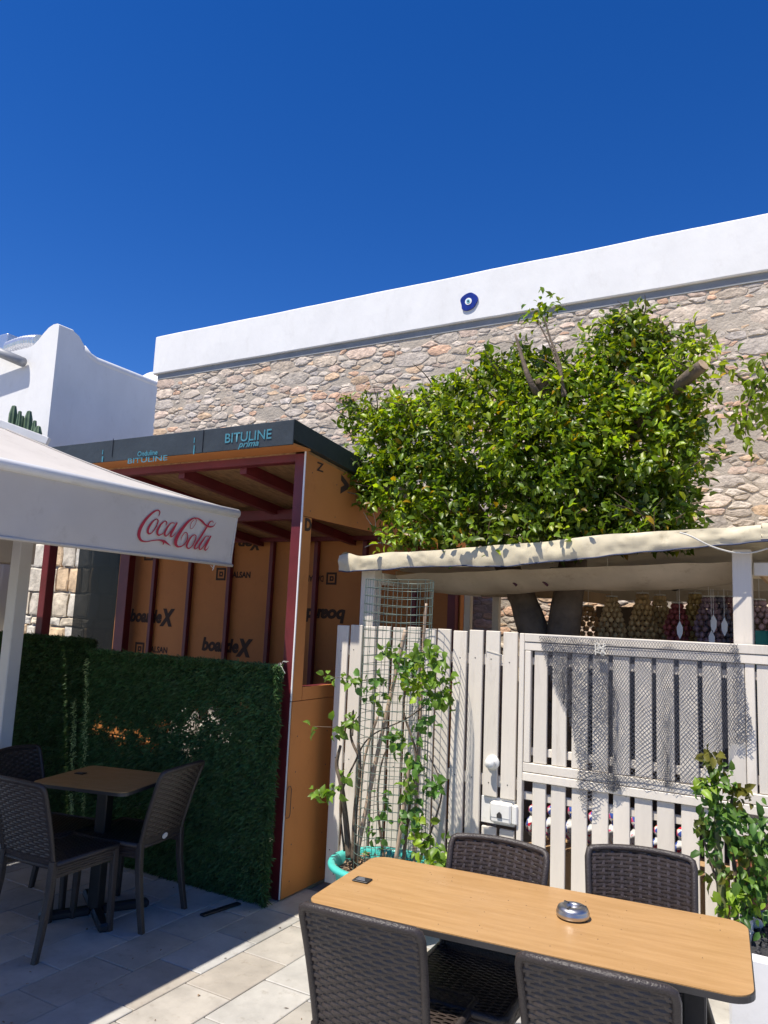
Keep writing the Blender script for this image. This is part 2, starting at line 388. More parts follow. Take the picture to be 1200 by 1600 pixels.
# ------------------------------------------------------------------ stone building
YW = 7.0
XL = PY(250, 560, YW)[0]
ZP0 = 4.87; ZP1 = 5.40
sb = thing('stone_building', 'long rubble stone building with white rendered parapet rising behind the tree', 'building', (-2, YW, 0))
ms = MB()
def mort(u, v):
    x = XL+(3.2-XL)*u; z = .0+4.88*v
    return (x, YW-.001+.006*noise.noise(Vector((x*5, z*7, 0)))+.003*noise.noise(Vector((x*30, z*30, 3))), z)
ms.grid(mort, 230, 110)
ms.box((XL, YW+.02, 0), (3.2, YW+4, 4.86))
ms.build('wall', MAT['mortar'], sb)
pp = MB(); pxs = np.linspace(XL-.06, 3.3, 90); vs = []
for x in pxs:
    wv = lambda k: .006*noise.noise(Vector((x*1.3, k, 0)))+.0025*noise.noise(Vector((x*6, k, 4)))
    vs += [(x, YW+.5, ZP0), (x, YW-.035, ZP0+wv(1)), (x, YW-.045, ZP0+.012+wv(1)), (x, YW-.045+wv(2), ZP0+.27), (x, YW-.045, ZP1-.015+wv(3)), (x, YW-.03, ZP1+wv(3)), (x, YW+4.1, ZP1)]
pp.add(vs, [(i*7+j, (i+1)*7+j, (i+1)*7+j+1, i*7+j+1) for i in range(89) for j in range(6)]+[tuple(range(7)), tuple(89*7+j for j in range(7))[::-1]])
pp.build('parapet', MAT['plaster'], sb)
band = MB(); band.box((XL-.0, YW-.012, ZP0-.075), (3.2, YW+.03, ZP0+.0)); band.build('parapet_shade_band', MAT['shade_grey'], sb)  # grey strip painting the shadow that the parapet casts on the wall
# rubble stones
z_lo, z_hi, x_hi, AN = 1.55, 4.795, 2.2, 2.55      # stones lie flat: distances stretch in height
pal = [(.95, .93, .92), (1.0, .98, .95), (.84, .84, .87), (1.12, .88, .64), (1.15, .80, .60), (1.02, .86, .78), (1.0, .92, .82), (.78, .77, .77), (1.12, 1.08, 1.02), (.94, .87, .79), (1.05, .97, .90), (1.04, .89, .82), (.88, .84, .80)]
sites = []; gridc = {}; GS = .34
def near_(x, q, rr=1):
    gx, gq = int(x//GS), int(q//GS)
    return [sites[k] for a in range(-rr, rr+1) for c in range(-rr, rr+1) for k in gridc.get((gx+a, gq+c), ())]
def addsite(x, q, r_): sites.append((x, q, r_)); gridc.setdefault((int(x//GS), int(q//GS)), []).append(len(sites)-1)
zq = z_lo*AN
while zq < z_hi*AN:                                 # larger quoins up the corner
    r_ = random.uniform(.13, .21); addsite(XL+r_*.8, zq+r_, r_); zq += r_*2.05
for r0, r1, tries in ((.16, .23, 150), (.11, .15, 1100), (.06, .09, 10000), (.036, .05, 22000)):
    for _ in range(tries):
        x = random.uniform(XL, x_hi); q = random.uniform(z_lo*AN, z_hi*AN); r_ = random.uniform(r0, r1)
        if all((x-a)**2+(q-c)**2 > (r_+d)**2*.80 for a, c, d in near_(x, q)): addsite(x, q, r_)
def clip(poly, nx, ny, d):
    out = []; m = len(poly)
    for i in range(m):
        p, q = poly[i], poly[(i+1) % m]; dp = p[0]*nx+p[1]*ny-d; dq = q[0]*nx+q[1]*ny-d
        if dp <= 0: out.append(p)
        if (dp < 0 < dq) or (dq < 0 < dp): t = dp/(dp-dq); out.append((p[0]+(q[0]-p[0])*t, p[1]+(q[1]-p[1])*t))
    return out
cells_ = []
for (x, q, r_) in sites:
    B0 = r_*1.55+.03; poly = [(x-B0, q-B0), (x+B0, q-B0), (x+B0, q+B0), (x-B0, q+B0)]
    poly = clip(poly, -1, 0, -(XL-.004)); poly = clip(poly, 0, 1, z_hi*AN)
    gap = random.uniform(.0025, .009)
    for (a, c, d) in near_(x, q):
        dx, dy = a-x, c-q; L2 = dx*dx+dy*dy
        if L2 < 1e-9 or L2 > .36: continue
        L_ = math.sqrt(L2); t = (L2+r_*r_-d*d)/(2*L_); nx, ny = dx/L_, dy/L_
        poly = clip(poly, nx, ny, x*nx+q*ny+t-gap*(1+.7*abs(ny)))
        if len(poly) < 3: break
    if len(poly) < 3: continue
    poly = [(a, c/AN) for a, c in poly]; ar = .5*abs(sum(poly[k][0]*poly[(k+1) % len(poly)][1]-poly[(k+1) % len(poly)][0]*poly[k][1] for k in range(len(poly))))
    if ar > .0005 and random.random() > .09: cells_.append((ar, poly))
cells_.sort(key=lambda c: -c[0])
def stone_geo(b, poly, y, big):
    # break the outline up and knock the corners off
    pts = []; m = len(poly)
    for k in range(m):
        p = poly[k]; q = poly[(k+1) % m]; L_ = math.hypot(q[0]-p[0], q[1]-p[1])
        if L_ < .012: continue
        c0, c1 = (.11, .89) if big else (.2, .8); j = min(.007, L_*.08)
        for t in ((c0, .5, c1) if big and L_ > .07 else (c0, c1)):
            pts.append((p[0]+(q[0]-p[0])*t+random.uniform(-j, j), p[1]+(q[1]-p[1])*t+random.uniform(-j, j)*.8))
    n = len(pts)
    if n < 4: return
    cx = sum(p[0] for p in pts)/n; cz = sum(p[1] for p in pts)/n
    pr = random.uniform(.003, .013) if big else random.uniform(.002, .009); sl_x = random.uniform(-.05, .05); sl_z = random.uniform(-.10, .12)
    hh = lambda x, z: y-pr*random.uniform(.8, 1.2)+sl_x*(x-cx)+sl_z*(z-cz)
    vs = [(x, y+.02, z) for x, z in pts]
    r2 = [(cx+(x-cx)*random.uniform(.90, .97), cz+(z-cz)*random.uniform(.86, .95)) for x, z in pts]; vs += [(x, hh(x, z)+pr*.25, z) for x, z in r2]
    r3 = [(cx+(x-cx)*random.uniform(.45, .75), cz+(z-cz)*random.uniform(.45, .75)) for x, z in pts]; vs += [(x, hh(x, z)-pr*.15, z) for x, z in r3]
    vs.append((cx, hh(cx, cz)-pr*.2, cz))
    b.add(vs, [(g*n+k, g*n+(k+1) % n, (g+1)*n+(k+1) % n, (g+1)*n+k) for g in (0, 1) for k in range(n)]+[(2*n+k, 2*n+(k+1) % n, 3*n) for k in range(n)])
rest = MB(); nst = 0
for ar, poly in cells_:
    ti = random.choice(pal); l_ = random.uniform(.92, 1.30); ti = tuple((c*.85+.12)*l_ for c in ti); x0 = poly[0][0]; z0 = poly[0][1]
    seen = x0 < .1 and z0 > 2.75 and not (-3.2 < x0 < -.9 and z0 < 3.3)
    if nst < 295 and seen:
        b = MB(); b.t = ti; stone_geo(b, poly, YW, True)
        if b.v: b.build('stone', MAT['stone'], sb); nst += 1
    else:
        rest.t = ti; stone_geo(rest, poly, YW, ar > .006)
tag(rest.build('small_stones', MAT['stone'], sb), kind='stuff')
# glass evil-eye disc hung on the parapet
ec = PY(733, 472, YW-.045); ed = thing('evil_eye_disc', 'round dark blue glass eye charm fixed on the white parapet', 'charm', tuple(ec))
d1 = MB()
pts = [(.095*(1+.09*math.sin(3*t+1)+.05*math.sin(5*t))*math.cos(t), .098*(1+.06*math.sin(2*t+.5))*math.sin(t)) for t in np.linspace(0, 2*PI, 36, endpoint=False)]
fnp = lambda u, v, d: (ec[0]+u, ec[1]-d, ec[2]+v)
d1.prism(pts, fnp, .001, .018); d1.build('blue_glass', M('cobalt_glass', (.02, .035, .22), .12, .3, 14, .3, 20), ed)
def disc(r, d, n=24): return [(r*math.cos(2*PI*k/n), r*math.sin(2*PI*k/n)) for k in range(n)]
b = MB(); b.prism(disc(.038, 0), fnp, .018, .022); b.build('white_ring', MAT['bead'], ed)
b = MB(); b.prism(disc(.022, 0), fnp, .022, .026); b.build('iris', M('pale_teal_glass', (.25, .55, .60), .3, .1, 9, 0), ed)
b = MB(); b.prism(disc(.010, 0), fnp, .026, .029); b.build('pupil', MAT['black'], ed)

# ------------------------------------------------------------------ white building at the left
YB = 8.0; XC = -11.25; wbd = thing('white_house', 'white plastered house with horn shaped parapet corner beside the stone building', 'house', (XC, YB, 0))
zt = 6.23
prof = [(-20, zt-.02), (-12.0, zt), (-11.88, zt+.02), (-11.75, zt+.09), (-11.62, zt+.20), (-11.5, zt+.28), (-11.36, zt+.32), (XC, zt+.30), (XC, 0), (-20, 0)]
prof = [( -20, 0), (-20, zt-.02), (-12.05, zt), (-11.9, zt+.03), (-11.77, zt+.11), (-11.65, zt+.21), (-11.53, zt+.29), (-11.41, zt+.33), (-11.30, zt+.33), (XC, zt+.30), (XC, 0)]
b = MB(); b.prism(prof, lambda u, v, d: (u, d, v), YB, YB+.3)
fw = b.build('front_wall', MAT['plaster'], wbd)
sp_ = [(YB+.3, 0), (YB+.3, zt+.29), (YB+.42, zt+.24), (YB+.55, zt+.10), (YB+.68, zt-.02), (YB+.85, zt-.07), (YB+6, zt-.12), (YB+6, 0)]
b = MB(); b.prism(sp_, lambda u, v, d: (d, u, v), XC-.3, XC); b.build('side_wall', MAT['plaster'], wbd)
b = MB(); b.tube([(XC-.07, YB+.55, zt+.07), (XC-.07, YB+.70, zt-.035), (XC-.07, YB+.86, zt-.075), (XC-.07, YB+6, zt-.125)], .085, 10); b.build('coping', MAT['plaster'], wbd, smooth=True)
b = MB(); b.box((-20, YB+.3, 5.4), (XC-.3, YB+6, 5.6)); b.build('roof', MAT['plaster'], wbd)
# drain pipe projecting from the wall
a_ = PY(-40, 534, YB-.35); c_ = PY(36, 566, YB-.10)
b = MB(); b.tube([a_, c_], .085, 16); b.build('drain_pipe', MAT['pipe'], wbd, smooth=True)
a_ = PY(14, 545, YB+.6); c_ = PY(62, 535, YB+.6)
b = MB(); pth = [a_+(c_-a_)*t+np.array([0, 0, .05*math.sin(t*3)]) for t in np.linspace(0, 1, 24)]
b.tube(pth, [.13+.008*(i % 2) for i in range(24)], 14); du = b.build('duct', MAT['foil'], loc=tuple(a_)); tag(du, 'crinkled silver ventilation duct lying on the white house roof', 'duct')
b = MB(); q0 = PY(-30, 560, YB+.9); q1 = PY(12, 520, YB+.9); b.bbox((q0[0], q0[1], q0[2]), (q1[0], q0[1]+.5, q1[2]), .02)
tag(b.build('vent_box', MAT['foil'], loc=tuple(q0)), 'square grey metal vent box on the roof beside the silver duct', 'vent')
# white domed roof cover further back
b = MB()
dc = PY(262, 628, 12.5)
def dome(u, v):
    a = PI*(u); e = v*PI/2
    rr = 1.05*(1+.035*math.sin(9*a)); return (dc[0]+rr*1.25*math.cos(a)*math.cos(e)*1.0, dc[1]-rr*.9*math.sin(a)*math.cos(e), dc[2]+rr*.62*math.sin(e)+.02*math.sin(13*a)*math.cos(e))
b.grid(lambda u, v: dome(u*2, v), 60, 10); tag(b.build('white_roof_dome', MAT['plaster'], loc=(dc[0], dc[1], dc[2]-.01), smooth=True), 'low white fluted roof dome peeping over the sloping wall', 'roof')
b = MB(); b.box((dc[0]-3, dc[1]-1, 0), (dc[0]+3, dc[1]+3, dc[2])); tag(b.build('back_house', MAT['plaster'], loc=(dc[0], dc[1]+1, 0)), 'plain white house wall carrying the fluted roof dome', 'house')
# pergola beam in front of it and cacti on the terrace
a_ = PY(-60, 640, 6.2); c_ = PY(76, 690, 6.9)
b = MB(); dv = Vector(c_-a_); L_ = dv.length; rot = dv.to_track_quat('X', 'Z').to_matrix().to_4x4(); rot.translation = Vector(a_)
b.bbox((0, -.05, -.055), (L_, .05, .055), .006, rot); tag(b.build('terrace_rail', MAT['whitemetal'], loc=tuple(a_)), 'white square rail sloping in front of the cacti', 'rail')
cb = np.array([PY(78, 680, 7.2)[0], 7.25, 2.9])
def cactus(px, ytop, ybot, Y, arms, label):
    t0 = PY(px, ybot, Y); t1 = PY(px, ytop, Y); base = (t0[0], Y, t0[2]); th = thing('cactus', label, 'cactus', base, 0, 'cacti behind the white rail')
    def col(path, r, nm):
        b = MB(); k = len(path); n = 14; P = [Vector(p) for p in path]; vs = []
        for i, p in enumerate(P):
            rr = r*(1.0 if 0 < i < k-1 else (.55 if i == k-1 else .8))
            for q in range(n):
                a = 2*PI*q/n; r2 = rr*(1+(.22 if q % 2 else -.12)); vs.append(p+Vector((math.cos(a)*r2, math.sin(a)*r2, 0)))
        vs.append(P[-1]+Vector((0, 0, r*.3)))
        fs = [(i*n+q, i*n+(q+1) % n, (i+1)*n+(q+1) % n, (i+1)*n+q) for i in range(k-1) for q in range(n)]+[((k-1)*n+q, (k-1)*n+(q+1) % n, k*n) for q in range(n)]
        b.add(vs, fs); return b.build(nm, MAT['cactus'], th)
    H_ = t1[2]-t0[2]; col([(base[0], Y, base[2]+H_*t) for t in (0, .3, .6, .9, 1)], .055, 'trunk')
    for s_, h0, h1 in arms:
        col([(base[0]+s_*.04, Y, base[2]+H_*h0), (base[0]+s_*.15, Y, base[2]+H_*(h0+.03)), (base[0]+s_*.17, Y, base[2]+H_*(h0+.1)), (base[0]+s_*.17, Y, base[2]+H_*h1)], .042, 'arm')
cactus(8, 637, 760, 7.4, [(1, .62, .92)], 'leftmost cactus with one raised arm behind the white rail')
cactus(33, 645, 760, 7.5, [(-1, .66, .95), (1, .60, .86)], 'tallest middle cactus with two arms behind the white rail')
cactus(50, 668, 760, 7.3, [(1, .5, .80)], 'small right cactus nearest the shaded white wall')

# stone annex and dark glass left of the orange booth
an = thing('stone_annex', 'squared stone wall corner with recessed joints left of the orange booth', 'wall', (-9.2, 6.9, 0))
b = MB(); b.box((-12.5, 6.92, 0), (XL-.02, 7.9, 2.95)); b.build('wall', MAT['grout'], an)
z = .0
while z < 2.85:
    h_ = random.choice((.12, .2, .26, .34)); x = -10.6
    while x < XL-.06:
        w_ = random.uniform(.14, .5); w_ = min(w_, XL-.03-x) 
        if w_ < .04: break
        b = MB(); b.t = random.choice([(1, .98, .94), (.95, .95, .95), (1.05, .82, .58), (1, .92, .80), (.9, .86, .8)])
        rg = []; 
        x0, x1, z0, z1 = x+.012, x+w_-.012, z+.012, z+h_-.012; J = lambda: random.uniform(-.014, .014)
        out_ = [(x0+J(), z0+J()), ((x0+x1)/2, z0+J()), (x1+J(), z0+J()), (x1+J(), (z0+z1)/2), (x1+J(), z1+J()), ((x0+x1)/2, z1+J()), (x0+J(), z1+J()), (x0+J(), (z0+z1)/2)]
        cx, cz = (x0+x1)/2, (z0+z1)/2
        vs = [(q, 6.93, r) for q, r in out_]+[(q, 6.89+J(), r) for q, r in out_]+[(cx+(q-cx)*.86, 6.880+J()*.5, cz+(r-cz)*.84) for q, r in out_]+[(cx+J(), 6.876+J()*.7, cz)]
        b.add(vs, [(r3*8+k, r3*8+(k+1) % 8, (r3+1)*8+(k+1) % 8, (r3+1)*8+k) for r3 in (0, 1) for k in range(8)]+[(16+k, 16+(k+1) % 8, 24) for k in range(8)])
        b.build('stone', MAT['ashlar'], an); x += w_
    z += h_
gl = thing('glass_screen', 'dark reflecting glass screen standing left of the orange booth', 'window', (-8.2, 6.9, 0))
b = MB(); b.box((-8.50, 6.70, .0), (-7.665, 6.715, 2.75)); b.build('pane', MAT['glassd'], gl)
b = MB(); b.box((-7.66, 6.69, .0), (-7.645, 6.72, 2.75)); b.build('edge_strip', MAT['whitemetal'], gl)
b = MB(); b.box((-8.50, 6.69, 2.75), (-7.645, 6.73, 2.83)); b.build('head_rail', MAT['black'], gl)
b = MB(); b.bbox((-8.50, 6.60, 2.84), (-7.3, 6.90, 2.92), .004); tag(b.build('canopy_board', MAT['black'], loc=(-8, 6.75, 2.84)), 'black board capping the dark glass screen', 'board')

# ================================================================== ORANGE BOOTH
YF, YBK, XS, XLf = 4.03, 6.62, -2.95, -7.45
bt = thing('orange_booth', 'unfinished booth of orange boards on a dark red steel frame under a bitumen roof', 'booth', (-5, 5.3, 0))
def roofz(Y): return 2.995-.10*(Y-3.82)
b = MB(); b.box((XLf-.1, YF, -.05), (XS, 6.95, 0.0)); b.build('floor', MAT['concrete'], bt)
# steel frame
def bar(nm, a, c, mat='red', par=None): b = MB(); b.bbox(a, c, .004); return b.build(nm, MAT[mat], par or bt)
bar('post', (XS-.085, YF, 0), (XS-.004, YF+.08, 2.86)); bar('post', (-5.56, YF, 0), (-5.48, YF+.08, 2.78)); bar('post', (XLf-.08, YF, 0), (XLf, YF+.08, 2.78))
bar('post', (XS-.085, YBK-.10, 0), (XS-.005, YBK-.02, 2.62)); bar('post', (XLf+.02, YBK-.16, 0), (XLf+.18, YBK-.06, 2.6))
bar('front_beam', (XLf-.08, YF+.002, 2.77), (XS-.006, YF+.078, 2.855))
bar('cross_beam', (XLf-.08, 5.26, 2.57), (XS-.006, 5.34, 2.66)); bar('back_beam', (XLf-.08, YBK-.098, 2.53), (XS-.006, YBK-.022, 2.61))
def slab(nm, x0, x1, y0, y1, t0, t1, mat, dz=0):
    b = MB(); vs = []
    for y in (y0, y1):
        for x in (x0, x1):
            vs += [(x, y, roofz(y)-t0+dz), (x, y, roofz(y)-t1+dz)]
    b.add(vs, [(0, 2, 6, 4), (1, 5, 7, 3), (0, 1, 3, 2), (4, 6, 7, 5), (0, 4, 5, 1), (2, 3, 7, 6)]); return b.build(nm, MAT[mat], bt)
for x in (-3.55, -4.15, -4.75, -5.35, -5.95, -6.55, -7.15): slab('rafter', x-.03, x+.03, YF+.082, YBK-.03, .155, .235, 'red')
for k in range(4):
    x0 = XLf-.1+k*1.155; slab('ceiling_board', x0+.003, x0+1.15, YF-.0, YBK+.1, .135, .152, 'osb')
slab('roof', XLf-.35, XS+.055, 3.82, YBK+.2, 0, .13, 'bitumen')
b = MB(); b.bbox((XLf-.35, 3.808, 2.828), (XS+.056, 3.8195, 2.992), .003); b.build('roof_flap', MAT['bitumen'], bt)
# front soffit board, orange
b = MB(); b.box((XLf-.2, 3.822, 2.832), (XS+.04, YF-.002, 2.845)); b.build('soffit_board', MAT['board'], bt)
# side wall boards (face +X)
def sideboard(y0, y1, z0, z1): b = MB(); b.bbox((XS-.002, y0, z0), (XS+.014, y1, z1), .0015); return b.build('board', MAT['board'], bt)
sideboard(YF-.004, 4.495, 0.012, 1.200); sideboard(4.499, 5.70, .012, 1.200); sideboard(5.704, 6.68, .012, 1.200)
sideboard(YF-.004, 4.125, 1.204, 2.395); sideboard(4.129, 5.70, 1.204, 1.288); sideboard(5.704, 6.68, 1.204, 1.288); 
sideboard(6.60, 6.68, 1.29, 2.395)
b = MB()
for (y0, y1) in ((YF-.004, 5.25), (5.254, 6.68)):
    b = MB(); vs = [(x, y, z) for x in (XS-.002, XS+.014) for y, z in ((y0, 2.399), (y1, 2.399), (y1, roofz(y1)-.135), (y0, roofz(y0)-.135))]
    b.add(vs, [(0, 1, 2, 3), (4, 7, 6, 5), (0, 4, 5, 1), (1, 5, 6, 2), (2, 6, 7, 3), (3, 7, 4, 0)]); b.build('board', MAT['board'], bt)
b = MB(); b.box((XS+.0005, YF-.012, 1.204), (XS+.010, YF-.0045, 2.86)); b.build('corner_bead', MAT['bead'], bt)
b = MB(); b.box((XS+.0005, YF-.012, .01), (XS+.007, YF-.0045, 1.2)); b.build('corner_bead', MAT['bead'], bt)
for y in (4.70, 5.30, 5.90): bar('stud', (XS-.06, y, 0), (XS-.004, y+.05, 1.2))
bar('sill_rail', (XS-.07, YF+.1, 1.235), (XS-.006, YBK-.1, 1.286)); bar('lintel_rail', (XS-.07, YF+.1, 2.41), (XS-.006, YBK-.1, 2.47))
# prints on the side wall
P0 = PX(494, 735, XS+.014); P1 = PX(503, 724, XS+.014); textbox('Z', MAT['ink'], bt, (XS+.014, P0[1], P0[2]), (XS+.014, P1[1]+.02, P1[2]), 'X', bold=.02)
P0 = PX(531, 778, XS+.014); P1 = PX(545, 745, XS+.014); textbox('>', MAT['ink'], bt, (XS+.014, P0[1], P0[2]+.03), (XS+.014, P1[1], P1[2]), 'X', bold=.06)
P0 = PX(474.5, 829, XS+.014); P1 = PX(486, 811, XS+.014); textbox('D', MAT['ink'], bt, (XS+.014, P0[1]+.008, P0[2]), (XS+.014, 4.12, P1[2]), 'X', bold=.05)
# handle loop (wire) on lower side board
b = MB(); h0 = PX(444, 1279, XS+.014); h1 = PX(449, 1229, XS+.014); ya, yb = h0[1], h0[1]+.045; za, zb = h0[2], h1[2]
b.tube([(XS+.02, ya, za+.02), (XS+.024, ya, zb-.02), (XS+.024, ya+.01, zb), (XS+.024, yb-.01, zb), (XS+.024, yb, zb-.02), (XS+.024, yb, za+.02), (XS+.024, yb-.01, za), (XS+.02, ya+.012, za)], .0022, 6)
b.build('wire_handle', MAT['black'], bt)
# screws
b = MB()
for y in (4.10, 4.44):
    for z in np.arange(.1, 1.2, .22):
        b.lathe([(0.0001, 0), (.005, 0)], 8, m=Matrix.Translation((XS+.0155, y, z)) @ Matrix.Rotation(PI/2, 4, 'Y'))
tag(b.build('screw_heads', MAT['edge'], bt), kind='stuff')
b = MB()
for y in np.arange(4.1, 6.6, .3):
    for z in (2.44, 2.72-.1*(y-3.9)): b.lathe([(0.0001, 0), (.005, 0)], 8, m=Matrix.Translation((XS+.0155, y, z)) @ Matrix.Rotation(PI/2, 4, 'Y'))
tag(b.build('screw_heads', MAT['edge'], bt), kind='stuff')
# back wall boards with studs in front
xs = [-7.62, -6.96, -5.78, -4.60, -3.42, XS-.01]
bws = []
for i in range(5):
    b = MB(); b.bbox((xs[i]+.002, YBK, 0.01), (xs[i+1]-.002, YBK+.0125, 2.66), .0015); bws.append(b.build('board', MAT['board'], bt))
for x in (-6.96, -6.38, -5.78, -5.19, -4.60, -4.0, -3.42): bar('stud', (x-.025, YBK-.055, 0), (x+.025, YBK-.003, 2.53))
def bprint(s, x0, y0, x1, y1, **k):
    P0 = PY(x0, y1, YBK); P1 = PY(x1, y0, YBK); zc0 = min(P0[2], P1[2])
    Pl = PY((x0+x1)/2, (y0+y1)/2, YBK); hh = abs(PY((x0+x1)/2, y0, YBK)[2]-PY((x0+x1)/2, y1, YBK)[2])
    textbox(s, MAT['ink'], bt, (P0[0], YBK, Pl[2]-hh/2), (P1[0], YBK, Pl[2]+hh/2), 'Y', **k)
def dlogo(x0, y0, x1, y1, rot=False):
    P = PY((x0+x1)/2, (y0+y1)/2, YBK); r = .5*abs(PY(x1, y0, YBK)[0]-PY(x0, y0, YBK)[0]); b = MB(); t = r*.34; f = lambda u, v, d: (P[0]+u, YBK-d, P[2]+v)
    for (u0, v0, u1, v1) in ((-r, -r, -r+t, r), (r-t, -r, r, r), (-r+t, r-t, r-t, r), (-r+t, -r, r-t, -r+t), (-r*.35, -r*.4, -r*.1, r*.4), (-r*.1, r*.15, r*.4, r*.4), (-r*.1, -r*.4, r*.4, -r*.15), (r*.2, -r*.15, r*.45, r*.15)):
        b.prism([(u0, v0), (u1, v0), (u1, v1), (u0, v1)], f, .002, .003)
    b.build('printed_emblem', MAT['ink'], bt)
bprint('boarde', 203, 952, 254, 973, shear=.15, bold=.05); bprint('X', 249, 951, 274, 979, shear=.2, bold=.07)
bprint('boarde', 315, 997, 374, 1019, shear=.15, bold=.05); bprint('X', 368, 998, 396, 1027, shear=.2, bold=.07)
bprint('de', 372, 840, 395, 854, shear=.15, bold=.05); bprint('X', 390, 841, 409, 860, shear=.2, bold=.07)
bprint('boardeX', 150, 1130, 215, 1150, shear=.15, bold=.05)
dlogo(338, 889, 353, 905); bprint('DALSAN', 357, 893, 392, 903, bold=.045)
dlogo(211, 1006, 225, 1021); bprint('DALSAN', 229, 1010, 262, 1020, bold=.03)
dlogo(226, 860, 240, 872); bprint('DALSAN', 616, 848, 655, 858, bold=.03, rot=1)
dlogo(510, 896, 526, 912); bprint('DALSAN', 478, 899, 506, 909, bold=.03, rot=1)
bprint('board', 476, 951, 540, 973, shear=.15, bold=.05, rot=1)
# lettering on bitumen fascia
ff = 3.806
def fprint(s, x0, y0, x1, y1, dz=0, **k):
    hh = abs(PY((x0+x1)/2, y0, ff)[2]-PY((x0+x1)/2, y1, ff)[2]); P = PY((x0+x1)/2, (y0+y1)/2, ff)
    a = PY(x0, y1, ff)[0]; c = PY(x1, y0, ff)[0]
    return textbox(s, MAT['teal_ink'], bt, (a, ff, P[2]-hh/2), (c, ff, P[2]+hh/2), 'Y', **k)
fprint('BITULINE', 352, 674, 425, 689, bold=.01); fprint('prima', 372, 689, 405, 701, shear=.3, bold=.02)
fprint('Onduline', 215, 704, 247, 712, bold=.02); fprint('BITULINE', 200, 714, 262, 722, bold=.01)
fprint('I', 303, 684, 305, 692, bold=.1); fprint('I', 302, 696, 305, 710, bold=.1); fprint('I', 160, 703, 162, 710, bold=.1); fprint('I', 159, 713, 162, 722, bold=.1)
# seams on the fascia
b = MB(); xa = PY(316, 700, ff)[0]; b.box((xa, ff-.004, 2.83), (xa+.004, ff-.0005, 2.99)); xa = PY(175, 710, ff)[0]; b.box((xa, ff-.004, 2.86), (xa+.004, ff-.0005, 3.0)); b.build('membrane_seam', MAT['black'], bt)

# things stored inside the booth, glimpsed through the hedge
for k in range(5):
    b = MB(); b.bbox((-5.4+.03*k, 4.44, .25+.16*k), (-4.60+.02*k, 4.95, .40+.16*k), .004)
    tag(b.build('board_bundle', MAT['board'], loc=(-5.0, 4.6, .25+.16*k)), ['lowest', 'second lowest', 'middle', 'second highest', 'topmost'][k]+' bundle of orange boards in the pile inside the booth', 'boards', 'board bundles inside the booth')
for k in range(3):
    b = MB(); cx = -4.36+.29*k
    b.lathe([(.001, 0), (.10, .01), (.13, .12), (.12, .5), (.135, .75), (.10, .95-.05*k), (.04, 1.0-.05*k), (.06, 1.06-.05*k)], 16, (cx, 4.58, 0))
    tag(b.build('sack', MAT['canvas'], loc=(cx, 4.58, 0), smooth=True), ['left hand', 'middle', 'right hand'][k]+' white tied sack of the three standing inside the booth', 'sack', 'sacks inside the booth')

